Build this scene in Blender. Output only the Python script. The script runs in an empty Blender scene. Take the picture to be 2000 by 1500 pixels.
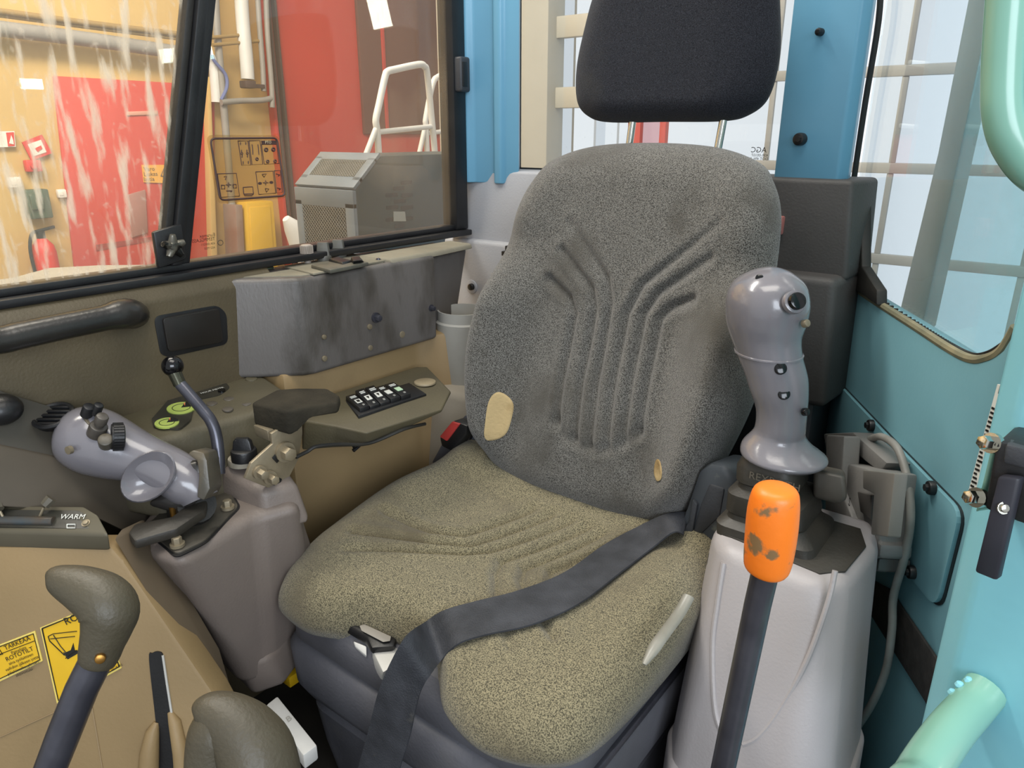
import bpy, bmesh, math, random
import numpy as np
from mathutils import Vector as V, Matrix
random.seed(4)
# ---------------------------------------------------------------- camera, world, lights, exposure
S = 0.8                                   # drawing units -> metres (applied to everything at the end)
FPX, PIT, YAW, CZ = 1420.0, math.radians(19), math.radians(37.7), 1.2
scn = bpy.context.scene; col = scn.collection
cd = bpy.data.cameras.new('camera'); cd.sensor_width = 36; cd.lens = FPX / 2000 * 36; cd.clip_start = .02
cam = bpy.data.objects.new('camera', cd); col.objects.link(cam); scn.camera = cam
cam.location = (0, 0, CZ); cam.rotation_euler = (math.pi / 2 - PIT, 0, YAW)
w = bpy.data.worlds.new('hall_ambient'); scn.world = w; w.use_nodes = True
w.node_tree.nodes['Background'].inputs[0].default_value = (.93, .97, 1, 1)
w.node_tree.nodes['Background'].inputs[1].default_value = .52
def area(name, loc, target, sx, sy, energy, color):
    l = bpy.data.lights.new(name, 'AREA'); l.shape = 'RECTANGLE'; l.size = sx * S; l.size_y = sy * S; l.energy = energy; l.color = color
    o = bpy.data.objects.new(name, l); col.objects.link(o); o.location = loc
    o.rotation_euler = (V(target) - V(loc)).to_track_quat('-Z', 'Y').to_euler(); return o
area('daylight_from_hall_doors', (3.4, -2.2, 2.4), (-.6, .9, .6), 3.6, 2.2, 105, (.82, .9, 1))
area('hall_roof_light', (-.2, .2, 4.2), (-.7, .9, .5), 2.4, 1.6, 36, (1, .95, .86))
area('hall_wall_fill', (-3.0, .2, 4.6), (-6, 1.6, .9), 3.5, 1.2, 280, (1, .96, .88))  # added fill that brightens the hall wall behind the side window
vs = scn.view_settings; vs.view_transform = 'Standard'; vs.look = 'None'; vs.gamma = 1; vs.use_curve_mapping = False; vs.exposure = 0.35
# ---------------------------------------------------------------- survey helpers
RV = V((math.cos(YAW), math.sin(YAW), 0)); FH = V((-math.sin(YAW), math.cos(YAW), 0)); ZV = V((0, 0, 1)); CV = V((0, 0, CZ))
FW = FH * math.cos(PIT) - ZV * math.sin(PIT); UP = FH * math.sin(PIT) + ZV * math.cos(PIT)
def ray(x, y): return RV * ((x - 1000) / FPX) - UP * ((y - 750) / FPX) + FW
def P(x, y, X=None, Y=None, Z=None, D=None, pl=None):
    d = ray(x, y)
    if X is not None: t = X / d.x
    elif Y is not None: t = Y / d.y
    elif Z is not None: t = (Z - CZ) / d.z
    elif pl is not None: t = (V(pl[0]) - CV).dot(V(pl[1])) / d.dot(V(pl[1]))
    else: t = D
    return CV + d * t
def U(n, p): return n * (V(p) - CV).dot(FW) / FPX      # n photo pixels at point p, in drawing units
def CB(r, u, f): return (RV * r + UP * u + FW * f).normalized()
# ---------------------------------------------------------------- materials
def lin(h):
    h = h.lstrip('#'); o = []
    for i in (0, 2, 4):
        c = int(h[i:i + 2], 16) / 255; o.append(c / 12.92 if c <= .04045 else ((c + .055) / 1.055) ** 2.4)
    return (*o, 1)
MATS = {}
def mat(name, c1, c2=None, rough=.5, scale=8, detail=4, lo=.35, hi=.7, bump=0, bscale=200, metal=0, spec=.5, coat=0, emit=None, es=0, sheen=0, stretch=None, c3=None, s3=3, lo3=.55, hi3=.75, rvar=0):
    if name in MATS: return MATS[name]
    m = bpy.data.materials.new(name); m.use_nodes = True; n = m.node_tree.nodes; L = m.node_tree.links; b = n['Principled BSDF']
    b.inputs['Roughness'].default_value = rough; b.inputs['Metallic'].default_value = metal; b.inputs['Specular IOR Level'].default_value = spec
    b.inputs['Coat Weight'].default_value = coat; b.inputs['Coat Roughness'].default_value = .15
    b.inputs['Sheen Weight'].default_value = sheen; b.inputs['Sheen Roughness'].default_value = .5
    tc = n.new('ShaderNodeTexCoord'); src = tc.outputs['Object']
    if stretch:
        mp = n.new('ShaderNodeMapping'); mp.inputs['Scale'].default_value = stretch; L.new(src, mp.inputs[0]); src = mp.outputs[0]
    def noise(sc, d):
        t = n.new('ShaderNodeTexNoise'); t.inputs['Scale'].default_value = sc; t.inputs['Detail'].default_value = d; L.new(src, t.inputs['Vector']); return t.outputs['Fac']
    def ramp(f, a, z):
        r = n.new('ShaderNodeMapRange'); r.inputs['From Min'].default_value = a; r.inputs['From Max'].default_value = z; L.new(f, r.inputs['Value']); return r.outputs[0]
    def mix(f, a, z):
        x = n.new('ShaderNodeMix'); x.data_type = 'RGBA'; L.new(f, x.inputs['Factor'])
        for k, vv in ((6, a), (7, z)):
            if isinstance(vv, tuple): x.inputs[k].default_value = vv
            else: L.new(vv, x.inputs[k])
        return x.outputs[2]
    b.inputs['Base Color'].default_value = lin(c1)
    if c2:
        f = ramp(noise(scale, detail), lo, hi); o = mix(f, lin(c1), lin(c2))
        if c3: o = mix(ramp(noise(s3, 5), lo3, hi3), o, lin(c3))
        L.new(o, b.inputs['Base Color'])
        if rvar:
            r = n.new('ShaderNodeMapRange'); r.inputs['To Min'].default_value = rough; r.inputs['To Max'].default_value = rough + rvar; L.new(f, r.inputs['Value']); L.new(r.outputs[0], b.inputs['Roughness'])
    if bump:
        bp = n.new('ShaderNodeBump'); bp.inputs['Strength'].default_value = bump; bp.inputs['Distance'].default_value = .002
        L.new(noise(bscale, 3), bp.inputs['Height']); L.new(bp.outputs[0], b.inputs['Normal'])
    if emit: b.inputs['Emission Color'].default_value = lin(emit); b.inputs['Emission Strength'].default_value = es
    MATS[name] = m; return m
fab_back = mat('seat_fabric_back', '#302e2b', '#706e69', .95, 700, 2, .38, .60, .7, 700, sheen=.3, spec=.1, c3='#45423c', s3=9, lo3=.52, hi3=.75)
fab_seat = mat('seat_fabric_cushion', '#454134', '#8d8469', .95, 700, 2, .38, .60, .7, 700, sheen=.2, spec=.1, c3='#5c5442', s3=7, lo3=.5, hi3=.72)
fab_head = mat('headrest_fabric', '#1a1b20', '#32343b', .95, 800, 3, .38, .68, .4, 800, sheen=.1, spec=.1, c3='#3c3b36', s3=5, lo3=.6, hi3=.85)
webbing = mat('belt_webbing', '#26282d', '#3a3c42', .7, 26, 5, .35, .7, .5, 500, c3='#6b675c', s3=14, lo3=.66, hi3=.78)
foam = mat('yellow_foam', '#a8936a', '#7f673f', .9, 22, 4, .5, .75, .6, 160)
trim_m = mat('brown_grey_trim', '#5f543f', '#4c4331', .42, 6, 5, .3, .7, .25, 260, c3='#665d4e', s3=3, rvar=.2)
box_m = mat('grey_brown_box', '#686461', '#534e4a', .36, 5, 5, .3, .7, .2, 300, c3='#37322b', s3=18, lo3=.52, hi3=.74, rvar=.2, stretch=(1, 1, .4))
dust_m = mat('dusty_plastic', '#6b6657', '#8a8473', .75, 7, 5, .3, .7, .2, 200)
shelf_m = mat('rear_shelf_plastic', '#a3a5ab', '#97989c', .5, 5, 4, .3, .7, .2, 260)
shelfd_m = mat('rear_trim_dark', '#4d4947', '#403d3b', .55, 6, 4, .3, .7, .2, 260)
cons_m = mat('console_olive_grey', '#5a533e', '#484232', .5, 6, 5, .3, .7, .25, 260, c3='#625b4b', s3=4, rvar=.15)
pod_m = mat('pod_grey', '#776c64', '#6a605a', .45, 5, 4, .3, .7, .2, 300, rvar=.12)
beige_m = mat('beige_panel', '#947c57', '#85704d', .55, 4, 5, .35, .7, .15, 200, c3='#6f5c40', s3=6, lo3=.62, hi3=.85)
white_m = mat('pale_corner_panel', '#a9a294', '#958b7c', .55, 5, 5, .35, .7, .1, 200, c3='#8f8676', s3=12, lo3=.62, hi3=.8)
teal_m = mat('teal_paint', '#74a2ac', '#6b98a2', .42, 4, 3, .3, .7, .12, 90)
teal2_m = mat('teal_paint_pillar', '#70a9c6', '#669dba', .35, 4, 3, .3, .7, .1, 90)
teal3_m = mat('teal_post_paint', '#8ccfde', '#83c5d3', .35, 4, 3, .3, .7, .1, 90)
tube_m = mat('teal_tube_paint', '#86b8a6', '#79aa98', .25, 5, 3, .3, .7, 0, coat=.3)
black_m = mat('black_plastic', '#141416', '#1f1f20', .4, 20, 3, .3, .7, .1, 300)
rub_m = mat('black_rubber', '#1a1917', '#2a2824', .6, 14, 4, .3, .7, .2, 200)
blackgloss = mat('black_gloss', '#0b0b0d', rough=.12)
dark_m = mat('dark_grey_plastic', '#3a3c40', '#303236', .5, 12, 3, .3, .7, .2, 300)
susp_m = mat('suspension_cover', '#5f5f65', '#4d4d52', .6, 7, 4, .3, .7, .3, 220, c3='#5b574e', s3=5, lo3=.58, hi3=.8)
stick_m = mat('grip_grey', '#7a777c', '#6b686c', .2, 6, 3, .3, .7, .05, 300, coat=.5)
stickd_m = mat('grip_worn', '#4c483f', '#6b5e48', .38, 14, 4, .5, .72, .15, 200)
boot_m = mat('bellows_rubber', '#38342d', '#292621', .5, 14, 4, .3, .7, .2, 200)
cR_m = mat('console_taupe', '#a29d9e', '#958f8d', .45, 4, 4, .3, .7, .15, 300, c3='#a09078', s3=3, lo3=.55, hi3=.8)
orange_m = mat('orange_plastic', '#f07c1c', '#e8741a', .4, 9, 3, .3, .7, .1, 200, c3='#7d6240', s3=38, lo3=.57, hi3=.62)
steel_m = mat('dark_steel', '#4a4a52', '#585860', .28, 30, 3, .4, .7, metal=.6)
chrome_m = mat('chrome', '#c9c7bd', rough=.12, metal=1)
zinc_m = mat('zinc_bracket', '#9c9079', '#7f7460', .45, 14, 4, .3, .7, .2, 150, metal=.5)
brass_m = mat('brass', '#a0763a', rough=.35, metal=.9)
handle_m = mat('lever_grip_grey', '#4d4738', '#3e382c', .45, 8, 4, .3, .7, .3, 260, c3='#66624f', s3=6, rvar=.12)
grey_m = mat('holder_grey', '#7a7875', '#6b6966', .5, 9, 4, .3, .7, .15, 200)
cable_m = mat('cable_grey', '#8b8984', '#75736d', .5, 30, 3, .3, .7)
whitep = mat('white_plastic', '#c9c8c4', '#b4b2ab', .45, 9, 4, .4, .75, .1, 200)
red_m = mat('red_plastic', '#c4423c', '#b03a36', .5, 20)
pink_m = mat('faded_red_plastic', '#b0706a', '#94574f', .6, 20)
green_m = mat('dial_green', '#a9b95c', '#9aaa50', .6, 20)
paper_w = mat('white_print', '#d8d8d0', rough=.6)
ink = mat('black_print', '#17140f', rough=.6)
yel_m = mat('yellow_label', '#e3b520', '#d4a61a', .35, 12, 3, .4, .8, .2, 60)
yel2_m = mat('yellow_rim', '#e8cf6c', rough=.5)
silver_m = mat('hood_silver', '#6a737a', '#5d666d', .45, 6, 3, .3, .7, .1, 100)
hood_m = mat('hood_dark', '#2e3b3d', '#263234', .4, 5, 4, .3, .7, .1, 100)
mesh_m = mat('mesh_steel', '#77776f', '#66665e', .5, 20)
hy_m = mat('hall_yellow', '#c8a766', '#b6935a', .8, .9, 5, .3, .7, c3='#a1834f', s3=.5)
hr_m = mat('hall_red', '#c43b2b', '#b53325', .6, .8, 4, .3, .7)
hb_m = mat('hall_reflection_brown', '#6a4032', '#5c382c', .6, .9, 4, .3, .7)  # tone of the brownish reflection in the side glass
hg_m = mat('pipe_grey', '#9a958c', '#7f7a72', .5, 3, 3, .3, .7)
hw_m = mat('rail_white', '#dcdad4', '#c9c6be', .4, 5, 3, .3, .7)
floor_m = mat('cab_floor', '#15130f', '#2a241c', .8, 8, 4, .3, .7, .3, 80)
frame_m = mat('garage_frame', '#aaa7a0', '#9c9992', .5, 3, 3, .3, .7)
def emitmat(name, c, s):
    m = bpy.data.materials.new(name); m.use_nodes = True; n = m.node_tree.nodes; n.clear()
    e = n.new('ShaderNodeEmission'); e.inputs[0].default_value = lin(c); e.inputs[1].default_value = s
    o = n.new('ShaderNodeOutputMaterial'); m.node_tree.links.new(e.outputs[0], o.inputs[0]); return m
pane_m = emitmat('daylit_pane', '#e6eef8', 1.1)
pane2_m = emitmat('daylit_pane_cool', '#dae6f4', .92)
lamp_m = emitmat('fluorescent_tube', '#fffbe8', 26)
def glass(name, tint, dirt, amount, streak=None, scale=6, dscale=60, lo=.5, hi=.8):
    m = bpy.data.materials.new(name); m.use_nodes = True; n = m.node_tree.nodes; L = m.node_tree.links; n.clear()
    out = n.new('ShaderNodeOutputMaterial'); tr = n.new('ShaderNodeBsdfTransparent'); tr.inputs[0].default_value = lin(tint)
    gl = n.new('ShaderNodeBsdfGlossy'); gl.inputs['Roughness'].default_value = 0.0
    lw = n.new('ShaderNodeLayerWeight'); lw.inputs[0].default_value = .5
    pw = n.new('ShaderNodeMath'); pw.operation = 'POWER'; pw.inputs[1].default_value = 5; L.new(lw.outputs['Facing'], pw.inputs[0])
    fr = n.new('ShaderNodeMath'); fr.operation = 'MULTIPLY_ADD'; fr.inputs[1].default_value = .95; fr.inputs[2].default_value = .045; L.new(pw.outputs[0], fr.inputs[0])
    m1 = n.new('ShaderNodeMixShader'); L.new(fr.outputs[0], m1.inputs[0]); L.new(tr.outputs[0], m1.inputs[1]); L.new(gl.outputs[0], m1.inputs[2])
    df = n.new('ShaderNodeBsdfDiffuse'); df.inputs[0].default_value = lin(dirt); tl = n.new('ShaderNodeBsdfTranslucent'); tl.inputs[0].default_value = lin(dirt)
    ad = n.new('ShaderNodeMixShader'); ad.inputs[0].default_value = .5; L.new(df.outputs[0], ad.inputs[1]); L.new(tl.outputs[0], ad.inputs[2])
    tc = n.new('ShaderNodeTexCoord'); mp = n.new('ShaderNodeMapping')
    if streak: mp.inputs['Rotation'].default_value = streak[0]; mp.inputs['Scale'].default_value = streak[1]
    L.new(tc.outputs['Object'], mp.inputs[0])
    def nz(sc, d, a, b, top, vec):
        t = n.new('ShaderNodeTexNoise'); t.inputs['Scale'].default_value = sc; t.inputs['Detail'].default_value = d; L.new(vec, t.inputs[0])
        r = n.new('ShaderNodeMapRange'); r.inputs[1].default_value = a; r.inputs[2].default_value = b; r.inputs[4].default_value = top; L.new(t.outputs[0], r.inputs[0]); return r.outputs[0]
    a = nz(scale, 6, lo, hi, amount, mp.outputs[0]); b_ = nz(dscale, 2, .62, .75, amount * .5, tc.outputs['Object'])
    if streak and len(streak) > 2:                # splashes only in one corner of the pane
        sx = n.new('ShaderNodeSeparateXYZ'); L.new(tc.outputs['Object'], sx.inputs[0])
        q = n.new('ShaderNodeMapRange'); q.inputs[1].default_value = streak[2][0]; q.inputs[2].default_value = streak[2][1]; L.new(sx.outputs[1], q.inputs[0])
        mu = n.new('ShaderNodeMath'); mu.operation = 'MULTIPLY'; L.new(a, mu.inputs[0]); L.new(q.outputs[0], mu.inputs[1]); a = mu.outputs[0]
    mx = n.new('ShaderNodeMath'); mx.operation = 'MAXIMUM'; L.new(a, mx.inputs[0]); L.new(b_, mx.inputs[1])
    ba = n.new('ShaderNodeMath'); ba.operation = 'MAXIMUM'; ba.inputs[1].default_value = .07; L.new(mx.outputs[0], ba.inputs[0])
    m2 = n.new('ShaderNodeMixShader'); L.new(ba.outputs[0], m2.inputs[0]); L.new(m1.outputs[0], m2.inputs[1]); L.new(ad.outputs[0], m2.inputs[2])
    L.new(m2.outputs[0], out.inputs[0]); return m
glass_dirty = glass('dirty_side_glass', '#f8f6f2', '#e6e0d2', .6, ((-.75, 0, 0), (1, 9, 1.3), (.60, .26)), 9, 70, .50, .66)
glass_side = glass('side_glass', '#f6f4f0', '#c9b9a4', .22, None, 3, 90, .45, .8)
glass_rear = glass('rear_glass', '#f2f2f0', '#d8d4c8', .25, None, 4, 120, .5, .85)
glass_right = glass('right_glass', '#f2f5f5', '#dfe6e6', .2, None, 4, 120, .5, .85)
glass_door = glass('tinted_door_glass', '#dcf2f4', '#d4e6e6', .25, None, 4, 90, .5, .85)
sticker_m = glass('clear_sticker', '#f3ecdc', '#c8b89c', .25, None, 6, 200, .4, .9)
# ---------------------------------------------------------------- mesh helpers
WL = {}
def finish(bm, angle=38):
    bmesh.ops.recalc_face_normals(bm, faces=bm.faces)
    for f in bm.faces: f.smooth = True
    lim = math.radians(angle)
    for e in bm.edges:
        if len(e.link_faces) == 2:
            try: e.smooth = e.calc_face_angle() < lim
            except Exception: pass
def obj(name, bm, m, parent=None, angle=38, raw=False):
    if isinstance(bm, MB): bm = bm.bm
    if not raw: finish(bm, angle)
    me = bpy.data.meshes.new(name); 
    co = [v.co.copy() for v in bm.verts]
    if parent is not None: org = WL[parent.name]
    else:
        a = np.array([c[:] for c in co]); org = V(((a[:, 0].min() + a[:, 0].max()) / 2, (a[:, 1].min() + a[:, 1].max()) / 2, a[:, 2].min()))
    for v in bm.verts: v.co -= org
    bm.to_mesh(me); bm.free(); me.materials.append(m)
    o = bpy.data.objects.new(name, me); col.objects.link(o)
    if parent is not None: o.parent = parent
    else: o.location = org
    WL[o.name] = org; return o
def tag(o, label, cat=None, group=None):
    o['label'] = label
    if cat: o['category'] = cat
    if group: o['group'] = group
    return o
def struct(o, label=None):
    o['kind'] = 'structure'
    if label: o['label'] = label
    return o
def thing(name, label, cat, loc, group=None):
    o = bpy.data.objects.new(name, None); col.objects.link(o); o.location = V(loc); o.empty_display_size = .05; WL[o.name] = V(loc)
    return tag(o, label, cat, group)
def part(o, label): o['label'] = label; return o
def cr(pts, n=8, closed=False):          # Catmull-Rom
    pts = [V(p) for p in pts]; N = len(pts); out = []
    for i in range(N if closed else N - 1):
        g = (lambda k: pts[k % N]) if closed else (lambda k: pts[min(max(k, 0), N - 1)])
        a, b, c, d = g(i - 1), g(i), g(i + 1), g(i + 2)
        for j in range(n):
            t = j / n; out.append(.5 * ((2 * b) + (c - a) * t + (2 * a - 5 * b + 4 * c - d) * t * t + (3 * b - a - 3 * c + d) * t ** 3))
    if not closed: out.append(pts[-1])
    return out
class MB:
    def __init__(s): s.bm = bmesh.new()
    def _add(s, vs_, fs):
        bv = [s.bm.verts.new(v) for v in vs_]
        for f in fs:
            try: s.bm.faces.new([bv[i] for i in f])
            except ValueError: pass
        return bv
    def merge(s, other):
        me = bpy.data.meshes.new('t'); other.to_mesh(me); s.bm.from_mesh(me); bpy.data.meshes.remove(me); other.free()
    def hull(s, A, B, bev=0, seg=2, which=None):         # prism/frustum between two matching polygons
        t = bmesh.new(); n = len(A)
        a = [t.verts.new(v) for v in A]; b = [t.verts.new(v) for v in B]
        fa = t.faces.new(a); fb = t.faces.new(b[::-1])
        for i in range(n): t.faces.new([a[i], b[i], b[(i + 1) % n], a[(i + 1) % n]])
        bmesh.ops.recalc_face_normals(t, faces=t.faces)
        if bev:
            ed = list(t.edges) if which is None else (list(fa.edges) if which == 'top' else [e for e in t.edges if e not in set(fb.edges)])
            bmesh.ops.bevel(t, geom=ed, offset=bev, segments=seg, affect='EDGES', profile=.5, clamp_overlap=True)
        s.merge(t); return s
    def box(s, lo, hi, bev=0, seg=2):
        x0, y0, z0 = lo; x1, y1, z1 = hi
        return s.hull([V((x0, y0, z1)), V((x1, y0, z1)), V((x1, y1, z1)), V((x0, y1, z1))], [V((x0, y0, z0)), V((x1, y0, z0)), V((x1, y1, z0)), V((x0, y1, z0))], bev, seg)
    def obox(s, c, ax, ay, az, bev=0, seg=2):           # centre and half-extent vectors
        c, ax, ay, az = V(c), V(ax), V(ay), V(az)
        A = [c + az + ax * i + ay * j for i, j in ((-1, -1), (1, -1), (1, 1), (-1, 1))]
        return s.hull(A, [a - az * 2 for a in A], bev, seg)
    def prism(s, pts, vec, bev=0, seg=2, which=None):
        return s.hull([V(p) for p in pts], [V(p) + V(vec) for p in pts], bev, seg, which)
    def loft(s, rings, cap=True):
        n = len(rings[0]); vs_ = [v for r in rings for v in r]; fs = []
        for k in range(len(rings) - 1):
            for i in range(n): fs.append((k * n + i, k * n + (i + 1) % n, (k + 1) * n + (i + 1) % n, (k + 1) * n + i))
        if cap: fs += [tuple(range(n))[::-1], tuple((len(rings) - 1) * n + i for i in range(n))]
        s._add(vs_, fs); return s
    def tube(s, pts, r, n=12, cap=True, flat=1, upv=None):
        pts = [V(p) for p in pts]; rs = r if isinstance(r, (list, tuple)) else [r] * len(pts)
        rings = []; prev = None
        for i, p in enumerate(pts):
            d = (pts[min(i + 1, len(pts) - 1)] - pts[max(i - 1, 0)]).normalized()
            if prev is None:
                ref = V(upv) if upv is not None else (ZV if abs(d.z) < .9 else V((1, 0, 0)))
                a = (ref - d * ref.dot(d)).normalized()
            else: a = (prev - d * prev.dot(d)).normalized()
            prev = a; b = d.cross(a)
            rings.append([p + (a * math.cos(2 * math.pi * k / n) * flat + b * math.sin(2 * math.pi * k / n)) * rs[i] for k in range(n)])
        return s.loft(rings, cap)
    def cyl(s, p, d, r, h, n=20, bev=0, r2=None):
        p, d = V(p), V(d).normalized(); r2 = r if r2 is None else r2
        if bev: return s.tube([p, p + d * (h - bev), p + d * (h - bev * .3), p + d * h], [r, r2, r2 - bev * .3, r2 - bev], n)
        return s.tube([p, p + d * h], [r, r2], n)
    def sphere(s, c, r, seg=20, sc=(1, 1, 1)):
        t = bmesh.new(); bmesh.ops.create_uvsphere(t, u_segments=seg, v_segments=seg // 2, radius=r)
        for v in t.verts: v.co = V((v.co.x * sc[0], v.co.y * sc[1], v.co.z * sc[2])) + V(c)
        s.merge(t); return s
    def ribbon(s, L_, R_, th, nrm=None):                # strap with thickness
        n = len(L_); vs_ = []; fs = []
        for i in range(n):
            a, b = V(L_[i]), V(R_[i]); t = (V(L_[min(i + 1, n - 1)]) - V(L_[max(i - 1, 0)])); nn = t.cross(b - a).normalized() * th / 2
            vs_ += [a + nn, b + nn, b - nn, a - nn]
        for i in range(n - 1):
            for k in range(4): fs.append((i * 4 + k, i * 4 + (k + 1) % 4, i * 4 + 4 + (k + 1) % 4, i * 4 + 4 + k))
        fs += [(0, 1, 2, 3), tuple(4 * (n - 1) + k for k in (3, 2, 1, 0))]
        s._add(vs_, fs); return s
def rrect(c, ax, ay, hx, hy, r, n=5):
    out = []
    for sx, sy, a0 in ((1, 1, 0), (-1, 1, 90), (-1, -1, 180), (1, -1, 270)):
        for k in range(n + 1):
            a = math.radians(a0 + 90 * k / n); out.append(V(c) + V(ax) * (sx * (hx - r) + r * math.cos(a)) + V(ay) * (sy * (hy - r) + r * math.sin(a)))
    return out
def roundpoly(pts, r, n=5):                             # round the corners of a planar polygon
    pts = [V(p) for p in pts]; N = len(pts); out = []
    for i in range(N):
        a, b, c = pts[i - 1], pts[i], pts[(i + 1) % N]; rr = r[i] if isinstance(r, (list, tuple)) else r
        d1 = (a - b); d2 = (c - b); k = min(rr, d1.length * .45, d2.length * .45)
        if k <= 0: out.append(b); continue
        s_, e = b + d1.normalized() * k, b + d2.normalized() * k
        for j in range(n + 1):
            t = j / n; out.append(s_ * (1 - t) ** 2 + b * 2 * t * (1 - t) + e * t * t)
    return out
def text(name, body, o, ux, uy, size, m, parent, align='LEFT', lift=.0008):
    c = bpy.data.curves.new('t', 'FONT'); c.body = body; c.size = 1; c.align_x = align; c.resolution_u = 2
    t = bpy.data.objects.new('t', c); me = t.to_mesh(); bm = bmesh.new(); bm.from_mesh(me); t.to_mesh_clear()
    bpy.data.objects.remove(t); bpy.data.curves.remove(c)
    ux, uy = V(ux).normalized(), V(uy).normalized(); nn = ux.cross(uy)
    if nn.dot(CV - V(o)) < 0: nn = -nn
    for v in bm.verts: v.co = V(o) + ux * v.co.x * size + uy * v.co.y * size + nn * lift
    return obj(name, bm, m, parent, raw=True)
def bolt(name, p, d, r, m, parent, hexa=False, h=None, inset=None):
    b = MB(); h = h or r * .5; b.cyl(p, d, r, h * .4, 16)
    b.cyl(V(p) + V(d).normalized() * h * .4, d, r * .68, h * .9, 6 if hexa else 14, bev=r * .12)
    return obj(name, b, m, parent)
# ================================================================= THE CAB SHELL
fl = struct(obj('floor', MB().box((-1.5, -.2, -.06), (.1, 1.6, 0), 0), floor_m), 'dark dirty cab floor under the seat')
# --- left wall: lower trim below the side window
b = MB().prism([(-1.27, -.1, .945), (-1.255, -.1, .925), (-1.262, -.1, 0), (-1.36, -.1, 0), (-1.36, -.1, .955), (-1.285, -.1, .955)], (0, .95, 0), .006)
wl = struct(obj('wall_left', b, trim_m), 'brown grey plastic side wall trim under the big side window')
# beige lower lining behind the consoles
b = MB()
pl_ = [(-1.19, .80), (-1.19, 1.17), (-1.165, 1.22), (-1.08, 1.32), (-1.08, 1.52), (-1.42, 1.52), (-1.42, .80)]
b.hull([V((x, y, .75)) for x, y in pl_], [V((x + .02, y, 0)) for x, y in pl_], .01)
struct(obj('wall_left_lining', b, beige_m), 'beige lower lining behind the switch console')
b = MB(); pl_ = [(-1.16, 1.2), (-1.05, 1.2), (-.97, 1.3), (-.95, 1.5), (-1.3, 1.5), (-1.3, 1.24)]
b.hull([V((x, y, .62)) for x, y in pl_], [V((x + (.1 if y < 1.4 else .04), y - .1, .0)) for x, y in pl_], .02, 3)
struct(obj('trim_1', b, white_m), 'pale painted corner panel behind the seat')
# --- side window
win = struct(bpy.data.objects.new('window_1', None), 'big side window with black frame and slanted divider'); col.objects.link(win); win.location = (-1.3, .9, .97); WL['window_1'] = V(win.location)
b = MB().box((-1.335, -.3, .948), (-1.268, 1.47, .962), .003); b.box((-1.335, -.3, .962), (-1.292, 1.47, .975), .003)
obj('bottom_frame', b, black_m, win)
b = MB().box((-1.335, 1.43, .962), (-1.285, 1.475, 2.0), .004); obj('rear_frame', b, black_m, win)
def mull(y0, y1, x0, x1):
    s = .117 / .446
    return [V((x1, y0, .974)), V((x1, y1, .974)), V((x1, y1 + s * .95, 1.924)), V((x1, y0 + s * .95, 1.924))], (x0 - x1, 0, 0)
for nm, a, c, x0, x1, mm in (('divider_seal', .648, .662, -1.325, -1.296, rub_m), ('divider', .662, .682, -1.33, -1.285, black_m), ('sliding_frame', .680, .7, -1.33, -1.293, black_m)):
    pts, vec = mull(a, c, x0, x1); obj(nm, MB().prism(pts, vec, .003), mm, win)
s_ = .117 / .446
obj('glass_pane', MB().prism([V((-1.312, -.3, .97)), V((-1.312, .66, .97)), V((-1.312, .66 + s_ * .95, 1.92)), V((-1.312, -.3, 1.92))], (-.004, 0, 0)), glass_dirty, win)
obj('glass_pane', MB().prism([V((-1.306, .68, .97)), V((-1.306, 1.45, .97)), V((-1.306, 1.45, 1.92)), V((-1.306, .68 + s_ * .95, 1.92))], (-.004, 0, 0)), glass_side, win)
c0 = P(330, 480, X=-1.285)
b = MB().obox(c0, (.006, 0, 0), (0, .027, .005), (0, 0, .032), .004); k = obj('latch_plate', b, black_m, win)
b = MB()
for i in range(5):
    a = 2 * math.pi * i / 5 + .3; b.tube([c0 + V((.012, 0, 0)), c0 + V((.016, .010 * math.cos(a), .010 * math.sin(a))), c0 + V((.018, .021 * math.cos(a), .021 * math.sin(a)))], [.009, .008, .005], 10)
b.cyl(c0 + V((.004, 0, 0)), (1, 0, 0), .010, .02, 14, .004)
obj('star_knob', b, mat('worn_knob', '#6a665c', '#1c1b19', .25, 60, 2, .45, .55, metal=.5), k)
# window grab latch at the rear frame
c0 = P(898, 146, X=-1.285)
h = MB().obox(c0, (.02, 0, 0), (0, .018, 0), (0, 0, .04), .006, 3)
k = obj('slide_latch', h, dark_m, win); obj('finger_recess', MB().obox(c0 + V((.019, -.004, 0)), (.003, 0, 0), (0, .009, 0), (0, 0, .028), .002), black_m, k)
# --- corner pillar and rear wall
pp = [(-1.33, 1.475), (-1.285, 1.475), (-1.27, 1.49), (-1.215, 1.50), (-1.205, 1.485), (-1.185, 1.485), (-1.178, 1.497), (-1.14, 1.503), (-1.145, 1.51), (-1.24, 1.64), (-1.33, 1.64)]
tp = struct(obj('trim_2', MB().hull([V((x, y, 2.0)) for x, y in pp], [V((x, y, 1.08)) for x, y in pp], .004), teal2_m), 'teal steel corner post beside the rear window')
for y in (35, 266):
    obj('plug', MB().cyl(P(960, y, Y=1.505) + V((0, .01, 0)), (0.1, -1, 0), .0085, .016, 16, .004), black_m, tp)
b = MB().hull([V((-.515, 1.53, 2.0)), V((-.388, 1.515, 2.0)), V((-.375, 1.54, 2.0)), V((-.385, 1.60, 2.0)), V((-.515, 1.66, 2.0))],
              [V((-.515, 1.53, 1.08)), V((-.388, 1.515, 1.08)), V((-.375, 1.54, 1.08)), V((-.385, 1.60, 1.08)), V((-.515, 1.66, 1.08))], .006)
tr = struct(obj('trim_3', b, teal2_m), 'wide teal rear pillar beside the headrest')
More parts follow.
